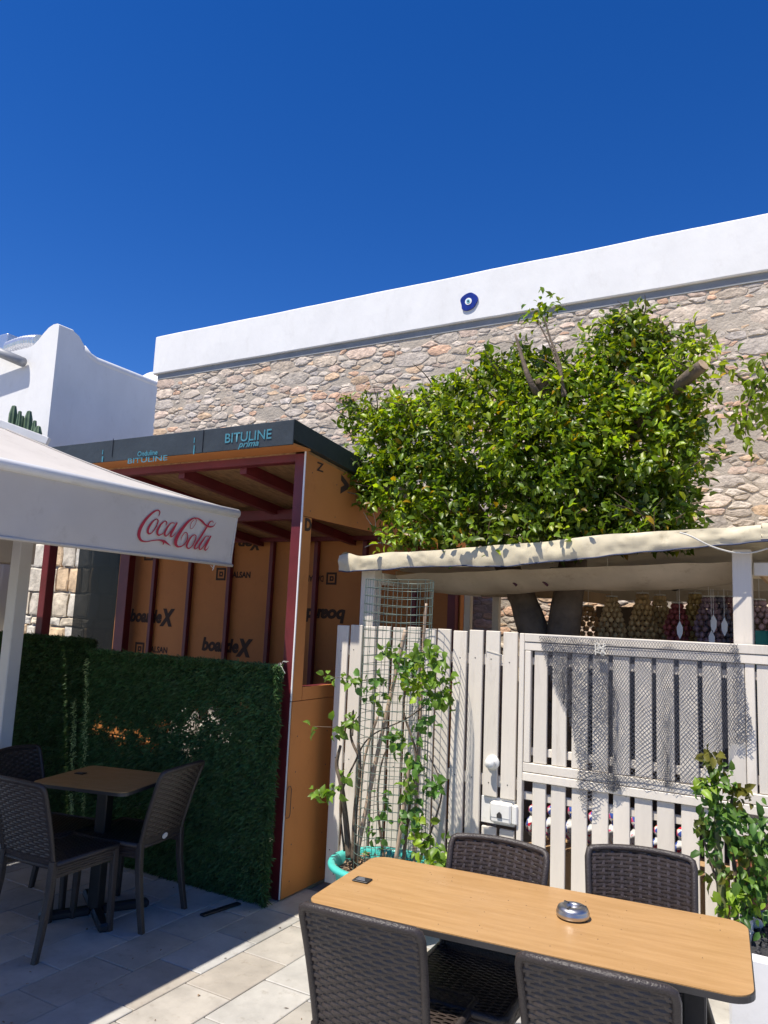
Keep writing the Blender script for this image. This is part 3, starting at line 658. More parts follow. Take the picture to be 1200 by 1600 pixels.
# ================================================================== HEDGE SCREENS
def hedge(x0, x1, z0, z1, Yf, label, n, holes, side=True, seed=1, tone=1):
    r = np.random.default_rng(seed); th = thing('grass_screen', label, 'hedge', ((x0+x1)/2, Yf, 0), 0, 'artificial grass screens')
    def dens(X, Z):
        d = np.zeros_like(X)
        for (hx, hz, rx, rz, s_) in holes: d = np.maximum(d, s_*np.exp(-(((X-hx)/rx)**2+((Z-hz)/rz)**2)))
        return d
    # backing with missing cells
    c = .012; nx = int((x1-x0)/c); nz = int((z1-z0)/c); ii, jj = np.meshgrid(np.arange(nx), np.arange(nz), indexing='ij')
    X = x0+(ii+.5)*c; Z = z0+(jj+.5)*c; keep = r.random(X.shape) > dens(X, Z)*.8
    X = X[keep]; Z = Z[keep]; h = c/2
    V = np.stack([np.stack([X-h, np.full_like(X, Yf+.05), Z-h], -1), np.stack([X+h, np.full_like(X, Yf+.05), Z-h], -1), np.stack([X+h, np.full_like(X, Yf+.05), Z+h], -1), np.stack([X-h, np.full_like(X, Yf+.05), Z+h], -1)], 1).reshape(-1, 3)
    F = np.arange(len(V)).reshape(-1, 4); me = raw_mesh('backing', V, F); link('backing', me, MAT['hedgeback'], th)
    # tufts of blades
    k = n; X = x0+(x1-x0)*r.random(k); Z = z0+(z1-z0)*r.random(k)
    kp = r.random(k) > dens(X, Z)*.95; X = X[kp]; Z = Z[kp]; k = len(X); nb = 7
    B = np.stack([X, np.full(k, Yf+.045), Z], -1); B = np.repeat(B, nb, 0)
    ax = np.repeat(unit(np.stack([r.normal(0, .45, k), -np.ones(k), r.normal(0, .45, k)-.1], -1)), nb, 0)
    D = ax+r.normal(0, .75, (k*nb, 3)); D[:, 1] = -np.abs(D[:, 1])*.9-.1
    L = r.uniform(.028, .055, k*nb); W = r.uniform(.0035, .006, k*nb)
    if side:   # extra tufts wrapping the right-hand edge and the top
        m = int(n*.05)
        for kind in (0, 1):
            if kind == 0: P_ = np.stack([np.full(m, x1), Yf+r.random(m)*.06, z0+(z1-z0)*r.random(m)], -1); a2 = np.array([[.8, -.5, 0]])
            else: P_ = np.stack([x0+(x1-x0)*r.random(m), Yf+r.random(m)*.05, np.full(m, z1-.01)], -1); a2 = np.array([[0, -.3, .5]])
            B = np.concatenate([B, np.repeat(P_, nb, 0)]); D = np.concatenate([D, a2+r.normal(0, .5, (m*nb, 3))])
            L = np.concatenate([L, r.uniform(.02, .042, m*nb)]); W = np.concatenate([W, r.uniform(.0035, .006, m*nb)])
    q = len(B); B = B+r.normal(0, .004, (q, 3)); S = r.normal(0, 1, (q, 3))
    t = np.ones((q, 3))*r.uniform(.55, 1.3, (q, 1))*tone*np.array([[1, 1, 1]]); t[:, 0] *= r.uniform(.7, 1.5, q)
    tag(link('grass_blades', blade_mesh('grass_blades', B, D, S, L, W, t), MAT['hedge'], th), kind='stuff')
    b = MB(); b.box((x0, Yf+.055, z0+.02), (x1, Yf+.075, z0+.05)); b.box((x0, Yf+.055, z1-.03), (x1, Yf+.075, z1-.005)); b.build('carrier_rail', MAT['black'], th)
    return th
H = lambda x, y, rx, rz, s: (PY(x, y, 3.9)[0], PY(x, y, 3.9)[2], rx, rz, s)
holes1 = [H(180, 1150, .17, .09, 1), H(225, 1165, .16, .06, .9), H(150, 1135, .10, .08, .9), H(255, 1135, .20, .05, .6), H(300, 1130, .10, .09, 1), H(330, 1115, .12, .07, 1), H(372, 1105, .07, .04, .8), H(290, 1175, .09, .05, .9), H(345, 1150, .10, .05, .6), H(380, 1165, .05, .03, .5), H(205, 1260, .2, .05, .35)]
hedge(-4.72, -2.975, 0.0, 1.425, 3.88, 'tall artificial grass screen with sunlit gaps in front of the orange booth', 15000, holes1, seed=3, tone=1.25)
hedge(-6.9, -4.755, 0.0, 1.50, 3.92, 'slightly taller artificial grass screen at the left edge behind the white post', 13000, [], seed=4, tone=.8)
# two strips of pale blades: slivers of sunlight put into the blade colour
r = np.random.default_rng(11); n = 420
for (xa, ya, xb, yb, lab) in ((137, 1030, 131, 1285, 'longer'), (117, 1095, 112, 1285, 'shorter')):
    A = PY(xa, ya, 3.84); Bq = PY(xb, yb, 3.84); t = r.random(n)[:, None]; P = A+(Bq-A)*t+r.normal(0, .008, (n, 3)); D = r.normal(0, 1, (n, 3)); D[:, 1] = -abs(D[:, 1])
    tn = np.ones((n, 3))*np.array([[7.0, 4.2, 5.0]])*r.uniform(.5, 1.1, (n, 1))
    me = blade_mesh('sun_streak_blades', P, D, r.normal(0, 1, (n, 3)), r.uniform(.015, .03, n), r.uniform(.004, .007, n), tn)
    o = link('sun_streak_blades', me, MAT['hedge'], loc=tuple(Bq)); tag(o, ('longer right hand' if lab == 'longer' else 'shorter left hand')+' strip of pale blades coloured as a sliver of sunlight on the grass screen', 'sun_streak', 'painted sunlight strips on the grass screen')
# twist of string at the screen's top right corner
b = MB(); q = PY(438, 1040, 3.84)
for k in range(5):
    e = q+np.array([random.uniform(-.02, .07), -.01, random.uniform(-.05, .05)]); b.tube([q, (q+e)/2+np.array([0, -.01, .015]), e], .0015, 5)
tag(b.build('twine', MAT['rope'], loc=tuple(q)), 'frayed pale green twine tying the top right corner of the grass screen', 'twine')

# ================================================================== GAZEBO CANOPIES
def catmull(P, n=8):
    P = [np.array(p, float) for p in P]; out = []
    for i in range(len(P)-1):
        a, b_, c, d = P[max(i-1, 0)], P[i], P[i+1], P[min(i+2, len(P)-1)]
        for k in range(n):
            t = k/n; out.append(.5*((2*b_)+(-a+c)*t+(2*a-5*b_+4*c-d)*t*t+(-a+3*b_-3*c+d)*t**3))
    out.append(P[-1]); return out
def canopy(x0, x1, y0, y1, ze, hp, label, logo):
    th = thing('canopy', label, 'canopy', ((x0+x1)/2, (y0+y1)/2, 0), 0, 'white square canopies over the left tables')
    ins = min(x1-x0, y1-y0)/2
    b = MB(); cx = (x0+x1)/2
    def rf(u, v):
        x = x0+(x1-x0)*u; y = y0+(y1-y0)*v; d = min(x-x0, x1-x, y-y0, y1-y); 
        sag = .035*math.sin(PI*min(1, d/ins)); return (x, y, ze+(hp-ze)*d/ins-sag+.004*noise.noise(Vector((x*3, y*3, 0))))
    b.grid(rf, 40, 60); b.build('roof_fabric', MAT['canvas'], th, smooth=True)
    b = MB(); b.grid(lambda u, v: tuple(np.array(rf(u, v))-np.array([0, 0, .006])), 40, 60, True); 
    e = .028
    b = MB(); cs = [(x0, y0), (x1, y0), (x1, y1), (x0, y1)]
    for k in range(4):
        p, q = cs[k], cs[(k+1) % 4]; b.tube([(p[0], p[1], ze-.015), (q[0], q[1], ze-.015)], e, 14)
    b.build('edge_rail', MAT['whitemetal'], th, smooth=True)
    zb = ze-.345
    def val(nm, fn, L_):
        b = MB(); nu = max(8, int(L_/.04)); f2 = lambda u, v: fn(u, v, .006*math.sin(u*L_*3.1+v*2)*v+.004*math.sin(u*L_*13+v*3)*v+.003*noise.noise(Vector((u*L_*4, v*2, x0))))
        b.grid(f2, nu, 8); o = b.build(nm, MAT['canvas'], th, smooth=True); return o
    val('valance', lambda u, v, w_: (x1+.004+w_-.02*v, y0+(y1-y0)*u, ze-.025-(ze-.025-zb)*v), y1-y0)
    val('valance', lambda u, v, w_: (x0-.004-w_, y0+(y1-y0)*u, ze-.025-(ze-.025-zb)*v), y1-y0)
    val('valance', lambda u, v, w_: (x0+(x1-x0-.006)*u, y0-.004-w_, ze-.025-(ze-.025-zb)*v), x1-x0)
    b = MB(); b.tube([(x1-.014, y0, zb), (x1-.014, y1, zb)], .010, 8); b.build('hem', MAT['canvas'], th, smooth=True)
    b = MB()
    b.tube([(x1-.02, y1-.012, zb+.01), (x1+.004, y1-.004, ze-.03)], .006, 6); b.build('side_hem', MAT['canvas'], th)
    b = MB(); b.tube([np.array(rf(1-ins*t/(x1-x0), 1-ins*t/(y1-y0)))+np.array([0, 0, .002]) for t in np.linspace(0.01, 1, 12)], .006, 6); b.tube([np.array(rf(.5, 1-v))+np.array([0, 0, .002]) for v in np.linspace(.35, .65, 6)], .006, 6); b.build('seam', MAT['canvas'], th)
    for (x, y) in ((x0+.235, y1-.27), (x0+.25, y0+.2), ):
        b = MB(); b.bbox((x-.050, y-.050, 0), (x+.050, y+.050, ze-.02+.1), .006); b.build('post', MAT['whitemetal'], th)
    return th
c1 = canopy(-5.17, -3.20, .5, 3.68, 2.385, 2.77, 'white canopy with a red script logo on its grey white valance', True)
c3 = canopy(-5.17, -3.20, -2.7, .42, 2.385, 2.77, 'unseen white canopy added at the near left to block sky light', False)  # added out of view to keep sky light off the left tables
c4 = canopy(-7.8, -5.275, -2.7, .42, 2.385, 2.77, 'unseen white canopy added at the far left to block sky light', False)  # also added out of view, blocks more sky on the left
c2 = canopy(-7.8, -5.275, .5, 3.68, 2.385, 2.77, 'second white canopy at the far left beyond a narrow gap', False)
# script logo, strokes with varying width, on the valance plane
XV = -3.20+.006
strokes = [
 [(288, 280, 4), (299, 245, 8), (280, 224, 11), (235, 243, 15), (170, 310, 21), (125, 390, 25), (112, 455, 25), (132, 502, 18), (180, 518, 9), (240, 508, 8), (300, 502, 11), (350, 514, 19), (385, 538, 11), (413, 558, 2)],
 [(325, 505, 12), (345, 525, 14), (338, 550, 3)],
 [(268, 305, 7), (240, 325, 11), (205, 375, 17), (193, 420, 17), (206, 444, 12), (235, 430, 8), (268, 380, 9), (285, 325, 10), (268, 305, 7), (245, 320, 5)],
 [(360, 365, 5), (366, 338, 9), (345, 326, 8), (310, 360, 14), (283, 415, 18), (290, 455, 14), (320, 450, 8), (352, 425, 4)],
 [(440, 345, 7), (405, 345, 9), (370, 390, 14), (350, 440, 16), (364, 466, 10), (400, 430, 7), (440, 372, 8)],
 [(462, 338, 12), (432, 400, 15), (408, 450, 15), (412, 472, 11), (432, 460, 7), (456, 425, 2)],
 [(640, 318, 4), (620, 298, 9), (570, 325, 17), (510, 400, 24), (465, 480, 28), (456, 535, 24), (480, 565, 14), (525, 553, 9), (560, 505, 9), (563, 450, 8), (540, 432, 7), (512, 470, 6), (504, 505, 3)],
 [(640, 318, 4), (632, 350, 4), (605, 393, 4), (585, 388, 4), (592, 345, 5), (618, 310, 5)],
 [(612, 295, 6), (650, 300, 11), (690, 325, 16), (725, 360, 13), (765, 378, 15), (800, 372, 7), (823, 337, 2)],
 [(628, 452, 7), (600, 470, 11), (570, 520, 16), (560, 562, 15), (578, 582, 10), (608, 560, 8), (635, 505, 9), (642, 465, 8), (628, 452, 6)],
 [(795, 345, 4), (790, 326, 6), (765, 335, 9), (725, 405, 13), (675, 490, 15), (635, 560, 16), (640, 586, 10), (668, 566, 4)],
 [(765, 470, 6), (735, 468, 8), (705, 510, 13), (676, 562, 15), (686, 592, 10), (718, 560, 7), (757, 495, 8)],
 [(780, 462, 11), (752, 525, 14), (728, 575, 14), (733, 598, 10), (752, 585, 6), (768, 555, 2)],
]
lb = MB()
for si, st in enumerate(strokes):
    cm = catmull(st, 8); pts = []
    for k, q in enumerate(cm):
        a = cm[max(k-1, 0)]; c = cm[min(k+1, len(cm)-1)]; t = np.array([c[0]-a[0], c[1]-a[1]]); t = t/(np.linalg.norm(t)+1e-9); nn = np.array([-t[1], t[0]])*max(q[2], 2.4)*.58
        for s_ in (1, -1):
            P = PX(200+(q[0]+s_*nn[0])/6, 760+(q[1]+s_*nn[1])/6, XV); v_ = (2.36-P[2])/.32
            pts.append((XV+.0035+.00025*si-.02*v_+.002, P[1], P[2]))
    n = len(pts)//2; lb.add(pts, [(2*i, 2*i+1, 2*i+3, 2*i+2) for i in range(n-1)])
lb.build('script_logo', MAT['logo'], c1)
# tie cord loop hanging from hem corner
b = MB(); q = PX(333, 876, -3.21); b.tube([q, q+np.array([0, .01, -.05]), q+np.array([0, -.02, -.03])], .002, 5); b.tube([q+np.array([0, .03, 0]), q+np.array([0, .0, -.06])], .002, 5); b.build('tie_cord', MAT['rope'], c1)
# gathered curtain at the far left
b = MB(); q0 = PY(-30, 845, 4.35); q1 = PY(32, 845, 4.35); q2 = PY(10, 990, 4.35)
b.grid(lambda u, v: (q0[0]+(q1[0]-q0[0])*u-.10*v*(1-u*.4), 4.35+.035*math.sin(u*30+v*1.5)+.01*math.sin(u*55), 2.45-v*1.35), 70, 10)
tag(b.build('folded_curtain', MAT['canvas'], loc=(q0[0], 4.35, 1.1), smooth=True), 'gathered white fabric curtain hanging at the left edge behind the white post', 'curtain')

# ================================================================== FENCE AND GATE
YFN = 4.36
fn = thing('picket_fence', 'white slatted fence section with round knob and rim lock beside the booth', 'fence', (-2.2, YFN, 0))
edges = [-2.845]
slx = np.linspace(-2.845, -1.655, 12)
for i, x in enumerate(slx):
    lean = .0; top = 1.70+random.uniform(-.006, .006)
    x = x+random.uniform(-.003, .003); w_ = .090
    if i in (10, 11):   # slats cut out round the lock box
        for (z0, z1) in ((.05, .575), (.745, top)):
            b = MB(); b.bbox((x, YFN, z0), (x+w_, YFN+.020, z1), .003); b.build('slat', MAT['fence'], fn)
    else:
        b = MB(); b.bbox((x, YFN, .04+random.uniform(0, .02)), (x+w_, YFN+.020, top), .003); b.build('slat', MAT['fence'], fn)
for z in (1.50, .80, .22):
    b = MB(); b.bbox((-2.84, YFN+.021, z), (-1.56, YFN+.055, z+.065), .003); b.build('rail', MAT['fence'], fn)
b = MB(); b.bbox((-1.78, YFN+.0215, .59), (-1.57, YFN+.050, .74), .003); b.build('lock_backing', MAT['knobp'], fn)
lkx0 = PY(768, 1270, YFN)[0]; lkx1 = PY(801, 1270, YFN)[0]; lz0 = PY(785, 1285, YFN)[2]; lz1 = PY(785, 1253, YFN)[2]
b = MB(); b.bbox((lkx0, YFN-.035, lz0), (lkx1, YFN+.02, lz1), .010); lk_ = b.build('rim_lock', MAT['knobp'], fn)
b = MB(); b.bbox((lkx1+.003, YFN-.028, lz0+.004), (lkx1+.036, YFN+.02, lz1-.004), .006); b.build('strike_box', MAT['knobp'], fn)
b = MB(); kx = lkx0+.062; kz = (lz0+lz1)/2-.012; b.prism([(kx-.014, kz-.014), (kx+.014, kz-.014), (kx+.014, kz+.006), (kx+.003, kz+.018), (kx-.003, kz+.018), (kx-.014, kz+.006)], lambda u, v, d: (u, d, v), YFN-.043, YFN-.034); b.build('latch_button', MAT['edge'], lk_)
b = MB(); b.box((lkx0+.01, YFN-.0365, kz-.016), (lkx1-.004, YFN-.0352, kz-.013)); b.build('groove', MAT['pipe'], lk_)
kc = PY(770, 1191, YFN); mk = Matrix.Translation(kc) @ Matrix.Rotation(PI/2, 4, 'X')
b = MB(); b.lathe([(.042, 0), (.042, .008), (.036, .014), (.018, .017), (.016, .034), (.027, .040), (.031, .052), (.026, .062), (.001, .066)], 28, m=mk); b.build('round_knob', MAT['knobp'], fn, smooth=True)
b = MB(); w0 = PY(760, 1016, YFN-.004); w1 = PY(784, 1023, YFN-.004); w2 = PY(759, 1024, YFN-.004); b.tube([w2, w0, (w0+w1)/2, w1], .0016, 5); b.build('wire_loop', MAT['rope'], fn)
b = MB()
for i, x in enumerate(slx):
    for z in (1.53, .83, .25):
        b.lathe([(.0001, 0), (.004, 0)], 7, m=Matrix.Translation((x+.04+random.uniform(-.01, .01), YFN-.0012, z+random.uniform(-.01, .01))) @ Matrix.Rotation(PI/2, 4, 'X'))
tag(b.build('nail_heads', MAT['edge'], fn), kind='stuff')

gt = thing('slatted_gate', 'wide white framed gate with a slatted window draped in fishing net', 'gate', (-.6, YFN, 0))
GX0, GX1 = -1.548, 1.45
def gb(nm, a, c): b = MB(); b.bbox(a, c, .003); return b.build(nm, MAT['fence'], gt)
gb('stile', (GX0, YFN-.012, .02), (GX0+.030, YFN+.03, 1.70))
gb('stile', (-.345, YFN+.002, .9), (-.300, YFN+.03, 1.645))
gb('rail', (GX0+.031, YFN-.012, 1.652), (GX1, YFN+.03, 1.700)); gb('rail', (GX0+.031, YFN-.008, 1.603), (GX1, YFN+.026, 1.6485))
gb('rail', (GX0+.031, YFN-.008, .915), (GX1, YFN+.026, .965)); gb('rail', (GX0+.031, YFN-.012, .865), (GX1, YFN+.03, .911))
gb('inner_stile', (GX0+.034, YFN-.008, .967), (GX0+.070, YFN+.026, 1.601))
gsl = [(-1.46, -1.382), (-1.352, -1.268), (-1.238, -1.148), (-1.122, -1.036), (-1.010, -.920), (-.892, -.803), (-.780, -.690), (-.664, -.572), (-.548, -.457), (-.430, -.348), (-.29, -.19), (-.16, -.06), (-.03, .07), (.10, .2), (.23, .33), (.36, .46), (.49, .59)]
for x0, x1 in gsl:
    gb('slat', (x0, YFN+.004, .968), (x1, YFN+.022, 1.600)); gb('slat', (x0+random.uniform(-.004, .004), YFN+.004, .04), (x1+random.uniform(-.004, .004), YFN+.022, .862))
for z0, z1 in ((1.520, 1.563), (1.005, 1.05), (.755, .80), (.16, .21)): gb('cross_rail', (GX0+.03, YFN+.0225, z0), (GX1, YFN+.045, z1))
# hanging sign bits: shop posts
shp = thing('shop_stall', 'open souvenir stall with cream tarpaulin roof and white posts behind the fence', 'stall', (-1, 5.4, 0))
def sb_(nm, a, c, mat='fence', r_=.004): b = MB(); b.bbox(a, c, r_); return b.build(nm, MAT[mat], shp)
xa, xb = PY(565, 890, YFN+.06)[0], PY(586, 890, YFN+.06)[0]
sb_('post', (xa, YFN+.06, 0), (xb, YFN+.16, 2.085)); 
xa, xb = PY(1143, 870, YFN+.03)[0], PY(1173, 870, YFN+.03)[0]
sb_('post', (xa, YFN+.048, 0), (xb, YFN+.148, 2.195))
for (px, Y) in ((730, 6.3), (774, 6.3)):
    q = PY(px, 950, Y)[0]; sb_('back_post', (q-.03, Y, 0), (q+.03, Y+.06, 2.0))
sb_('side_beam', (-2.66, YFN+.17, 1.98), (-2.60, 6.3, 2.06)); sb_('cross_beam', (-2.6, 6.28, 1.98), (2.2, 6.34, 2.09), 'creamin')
b = MB(); a = Vector((-2.62, 4.75, 2.05)); c = Vector((-1.45, 6.2, 1.98)); dv = c-a; rt = dv.to_track_quat('X', 'Z').to_matrix().to_4x4(); rt.translation = a; b.bbox((0, -.025, -.04), (dv.length, .025, .04), .004, rt); b.build('diagonal_beam', MAT['wood'], shp)
sb_('back_panel', (-1.62, 6.40, 0), (2.4, 6.43, 1.93), 'wooddark')
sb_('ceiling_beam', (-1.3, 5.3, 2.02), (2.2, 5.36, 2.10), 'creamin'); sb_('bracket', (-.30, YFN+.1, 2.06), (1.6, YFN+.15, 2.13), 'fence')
b = MB(); a = Vector((-.28, 4.5, 2.10)); c = Vector((-.05, 4.7, 1.85)); b.tube([a, c], .025, 6); b.build('brace', MAT['wood'], shp)
# tarpaulin roof: valance strip + sheet
tp = [(530, 868, 893), (545, 864, 894), (565, 869, 892), (600, 864, 891), (640, 862, 887), (680, 860, 886), (720, 857, 885), (760, 853, 886), (800, 850, 885), (840, 847, 880), (880, 843, 877), (920, 838, 873), (960, 834, 868), (1000, 832, 864), (1050, 829, 860), (1100, 826, 855), (1150, 823, 851), (1200, 820, 846), (1260, 815, 842)]
YT = 4.30
tops = [PY(x, t, YT) for x, t, bq in tp]; bots = [PY(x, bq, YT) for x, t, bq in tp]
# keep the strip level as built: right of the frame it carries on straight
tops.append(tops[-1]+np.array([2.0, 0, .03])); bots.append(bots[-1]+np.array([2.0, 0, .03]))
def arc(Ps, m=12): return catmull(Ps, m)
T_, B_ = arc(tops), arc(bots); n = len(T_)
b = MB(); vs = []; nv = 7
for i in range(n):
    for j in range(nv+1):
        v = j/nv; p = T_[i]*(1-v)+B_[i]*v; x = p[0]
        y = YT-.010*math.sin(PI*v)-.010*noise.noise(Vector((x*7, v*2, 0)))-.006*noise.noise(Vector((x*22, v*4, 5)))
        vs.append((x, y, p[2]+.006*noise.noise(Vector((x*6, 2, v)))))
b.add(vs, [(i*(nv+1)+j, i*(nv+1)+j+1, (i+1)*(nv+1)+j+1, (i+1)*(nv+1)+j) for i in range(n-1) for j in range(nv)])
b.build('tarpaulin_edge', MAT['cream'], shp, smooth=True)
b = MB(); b.tube([B_[i]+np.array([0, -.004, .003+.0015*math.sin(i*.45)]) for i in range(n)], .0045, 6); b.build('piping', MAT['navy'], shp, smooth=True)
b = MB(); vs = []; nd = 14   # roof sheet going back
for i in range(n):
    for j in range(nd+1):
        v = j/nd; x = T_[i][0]; vs.append((x, YT+v*2.35, T_[i][2]-.012+.05*math.sin(v*PI)*.5-.13*v+.015*noise.noise(Vector((x*3, v*5, 1)))))
b.add(vs, [(i*(nd+1)+j, i*(nd+1)+j+1, (i+1)*(nd+1)+j+1, (i+1)*(nd+1)+j) for i in range(n-1) for j in range(nd)])
b.build('roof_sheet', MAT['cream'], shp, smooth=True)
b = MB()   # corner fold at the left
c0 = tops[0]; b.grid(lambda u, v: (c0[0]+.14*u, YT+.0+.25*v, c0[2]-.01+.035*math.sin(PI*min(1, u*1.3))*(1-v)-.02*v), 12, 8); b.build('corner_fold', MAT['cream'], shp, smooth=True)
b = MB(); z_ = bots[0][2]; b.grid(lambda u, v: (tops[0][0]+.002-.0*u, YT+u*.5, tops[0][2]-v*(.10-.04*u)), 6, 4); b.build('side_flap', MAT['cream'], shp)
# swag of tarpaulin hanging below roof, left half
def swag(u, v):
    x = -2.50+2.1*u; sagv = .10+.055*math.sin(PI*u)+.02*math.sin(u*9)
    return (x, 4.52+.5*v, 2.05+.09*u-sagv*math.sin(PI*min(1, v*1.05))*.9+.01*noise.noise(Vector((x*5, v*4, 0))))
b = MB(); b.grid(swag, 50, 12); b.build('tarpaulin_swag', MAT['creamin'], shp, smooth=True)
b = MB(); 
for px in (797, 845): q = PY(px, 905, 4.62); b.tube([q+np.array([-.02, 0, .03]), q+np.array([.01, 0, -.01]), q+np.array([.045, 0, -.04])], .008, 6)
b.build('webbing_strap', M('maroon_strap', (.08, .02, .03), .8, .2, 9, 0), shp)
# flood lamp
lp = thing('flood_lamp', 'flat grey flood lamp hung on a wire bracket under the stall roof', 'lamp', tuple(PY(878, 908, 4.75)))
q0, q1 = PY(857, 909, 4.75), PY(897, 903, 4.75)
b = MB(); b.bbox((q0[0], 4.68, q0[2]-.008), (q1[0], 4.82, q0[2]+.014), .005); b.build('housing', MAT['lamp'], lp)
b = MB(); b.tube([(q0[0]+.01, 4.75, q0[2]+.01), (q0[0]+.01, 4.75, q0[2]+.09), (q1[0]-.01, 4.75, q0[2]+.09), (q1[0]-.01, 4.75, q0[2]+.01)], .003, 5); b.build('bracket', MAT['lamp'], lp)
b = MB(); q = PY(949, 872, 4.7); e = PY(950, 905, 4.7); b.tube([q, e], .003, 5); tag(b.build('pull_cord', MAT['rope'], loc=tuple(e)), 'short white pull cord hanging from the stall ceiling', 'cord')
b = MB(); cp = [PY(1062, 832, 4.24), PY(1080, 838, 4.24), PY(1110, 853, 4.26), PY(1140, 862, 4.30), PY(1160, 864, 4.33), PY(1178, 863, 4.35), PY(1200, 857, 4.36), PY(1230, 850, 4.36)]
b.tube(catmull(cp, 6), .0045, 7); tag(b.build('cable', MAT['rope'], loc=tuple(cp[0]), smooth=True), 'white cable looping across the stall post and tarpaulin edge', 'cable')

# goods hanging in the stall
def mobile(px, y0, y1, Y, w_, tint_, label, cream=True, grp='hanging shell mobiles'):
    a = PY(px, y0, Y); c = PY(px, y1, Y); H_ = a[2]-c[2]
    th = thing('shell_mobile', label, 'mobile', tuple(a), 0, grp)
    b = MB(); b.tube([a+np.array([0, 0, .12]), a], .002, 4); b.lathe([(.001, 0), (w_*.25, -.004), (w_*.25, -.012), (.001, -.016)], 12, tuple(a)); b.build('hanger', MAT['rope'], th)
    b = MB(); tiers = max(4, int(H_/.035))
    for t in range(tiers):
        f = t/(tiers-1); rr = w_*(.18+.34*min(1, f*1.5)) if f < .75 else w_*(.5-.55*(f-.75)); k = 9
        for q in range(k):
            an = 2*PI*(q+.5*(t % 2))/k; p = (a[0]+rr*math.cos(an), a[1]+rr*math.sin(an), a[2]-.03-f*(H_-.04)); l_ = random.uniform(.7, 1.15); b.t = tuple(l_*x for x in tint_)
            s_ = .017; b.lathe([(.001, s_*1.2), (s_*.8, s_*.5), (s_, -.2*s_), (s_*.5, -s_), (.001, -1.25*s_)], 6, p)
    b.build('shells', MAT['shell' if cream else 'shellc'], th, smooth=True)
mobile(919, 945, 1000, 5.6, .17, (.95, .72, .55), 'short rounded shell mobile nearest the tree trunk', True)
mobile(956, 930, 1010, 5.5, .17, (1.1, 1.05, 1.0), 'pale cream shell mobile, second from the tree trunk')
mobile(1004, 925, 1010, 5.5, .17, (1.0, .9, .75), 'brownish cream shell mobile beside the dark mask')
mobile(1031, 928, 1005, 5.6, .16, (1.05, 1.0, .9), 'cream shell mobile just left of the red one')
mobile(1058, 940, 1000, 5.4, .15, (.55, .13, .13), 'red shell mobile under the round straw ball', False)
mobile(1086, 925, 1010, 5.5, .16, (.9, .85, .6), 'olive cream shell mobile right of the red one')
for k, (px, tn, lb_) in enumerate(((1107, (.42, .30, .36), 'mauve'), (1122, (.30, .29, .36), 'blue grey'), (1137, (.75, .42, .42), 'pale pink'))):
    mobile(px, 930, 1003, 5.3+.1*k, .16, tn, lb_+' shell mobile hanging near the white post', False)
mobile(1186, 935, 1000, 5.3, .16, (.7, .5, .5), 'dusky shell mobile right of the white post', False)
for k, (px, py) in enumerate(((1062, 985), (1115, 975), (1132, 980), (1112, 1000))):
    c = PY(px, py, 5.1); b = MB(); b.prism([(0, .06), (.018, .02), (.016, -.02), (0, -.055), (-.016, -.02), (-.018, .02)], lambda u, v, d: (c[0]+u, c[1]+d+.1*abs(u), c[2]+v), 0, .004)
    b.tube([c+np.array([0, 0, .06]), (c[0], c[1], 2.02)], .0012, 4)
    tag(b.build('shell_pendant', MAT['bead'], loc=tuple(c)), ['white pointed pendant below the red mobile', 'upper white pointed pendant below the mauve mobile', 'white pointed pendant closest to the post', 'lowest white pointed pendant just above the gate'][k], 'pendant', 'white pendants')
b = MB(); c = PY(1054, 914, 5.3); b.lathe([(.04*math.sin(t)+.0005, .04*math.cos(t)) for t in np.linspace(0, PI, 10)], 16, tuple(c)); b.tube([c, (c[0], c[1], 2.12)], .0015, 4)
tag(b.build('straw_ball', MAT['shell'], loc=tuple(c), smooth=True), 'round brown straw ball hanging from the stall ceiling', 'ball')
b = MB(); q0 = PY(1180, 985, 5.2); q1 = PY(1240, 1003, 5.2); b.grid(lambda u, v: (q0[0]+.6*u, 5.2+.02*math.sin(u*20), q0[2]-.35*v), 20, 4)
tag(b.build('teal_cloth', MAT['teal'], loc=tuple(q0)), 'teal folded cloth hanging right of the white post', 'cloth')
# dark sheet standing in for the shade behind the upper gate window
b = MB(); b.grid(lambda u, v: (-1.50+2.3*u, 5.20+.015*math.sin(u*40)+.02*v, 1.62-.7*v), 90, 6)
b.grid(lambda u, v: (-1.50+2.3*u, 5.20+.5*v, 1.62), 4, 2); tag(b.build('gate_shade_sheet', MAT['gateshade'], loc=(-.4, 5.3, .9)), 'dark blue grey sheet standing in for the shade behind the gate slats', 'backdrop')
bn = thing('wooden_bench', 'low pale wooden display bench behind the lower gate slats', 'bench', (-.9, 4.85, 0))
for k in range(3):
    b = MB(); b.bbox((-1.62, 4.74+.13*k, .39), (.3, 4.74+.13*k+.12, .415), .003); b.build('plank', MAT['wood'], bn)
b = MB(); b.bbox((-1.60, 4.75, .08), (.28, 4.77, .388), .003); b.build('front_panel', MAT['wood'], bn)
for x in (-1.46, .2): b = MB(); b.box((x, 4.78, 0), (x+.05, 4.83, .388)); b.build('leg', MAT['wood'], bn)
for k, (px, nm) in enumerate(((833, 'first'), (863, 'second'), (896, 'third'), (928, 'fourth'), (961, 'fifth'), (996, 'sixth'), (1030, 'seventh'), (1066, 'eighth'))):
    x = PY(px, 1300, 4.95)[0]; s_ = random.uniform(1.0, 1.35); b = MB(); c = (x, 4.95, .415)
    b.lathe([(.001, 0), (.028*s_, 0), (.042*s_, .03*s_), (.046*s_, .06*s_), (.036*s_, .095*s_), (.018*s_, .115*s_), (.020*s_, .125*s_), (.030*s_, .14*s_), (.028*s_, .165*s_), (.012*s_, .18*s_), (.001, .182*s_)], 18, c)
    tag(b.build('painted_jar', MAT['pottery'], loc=c, smooth=True), nm+' of eight painted lidded jars on the bench, counted from the lock', 'jar', 'painted jars on the bench')

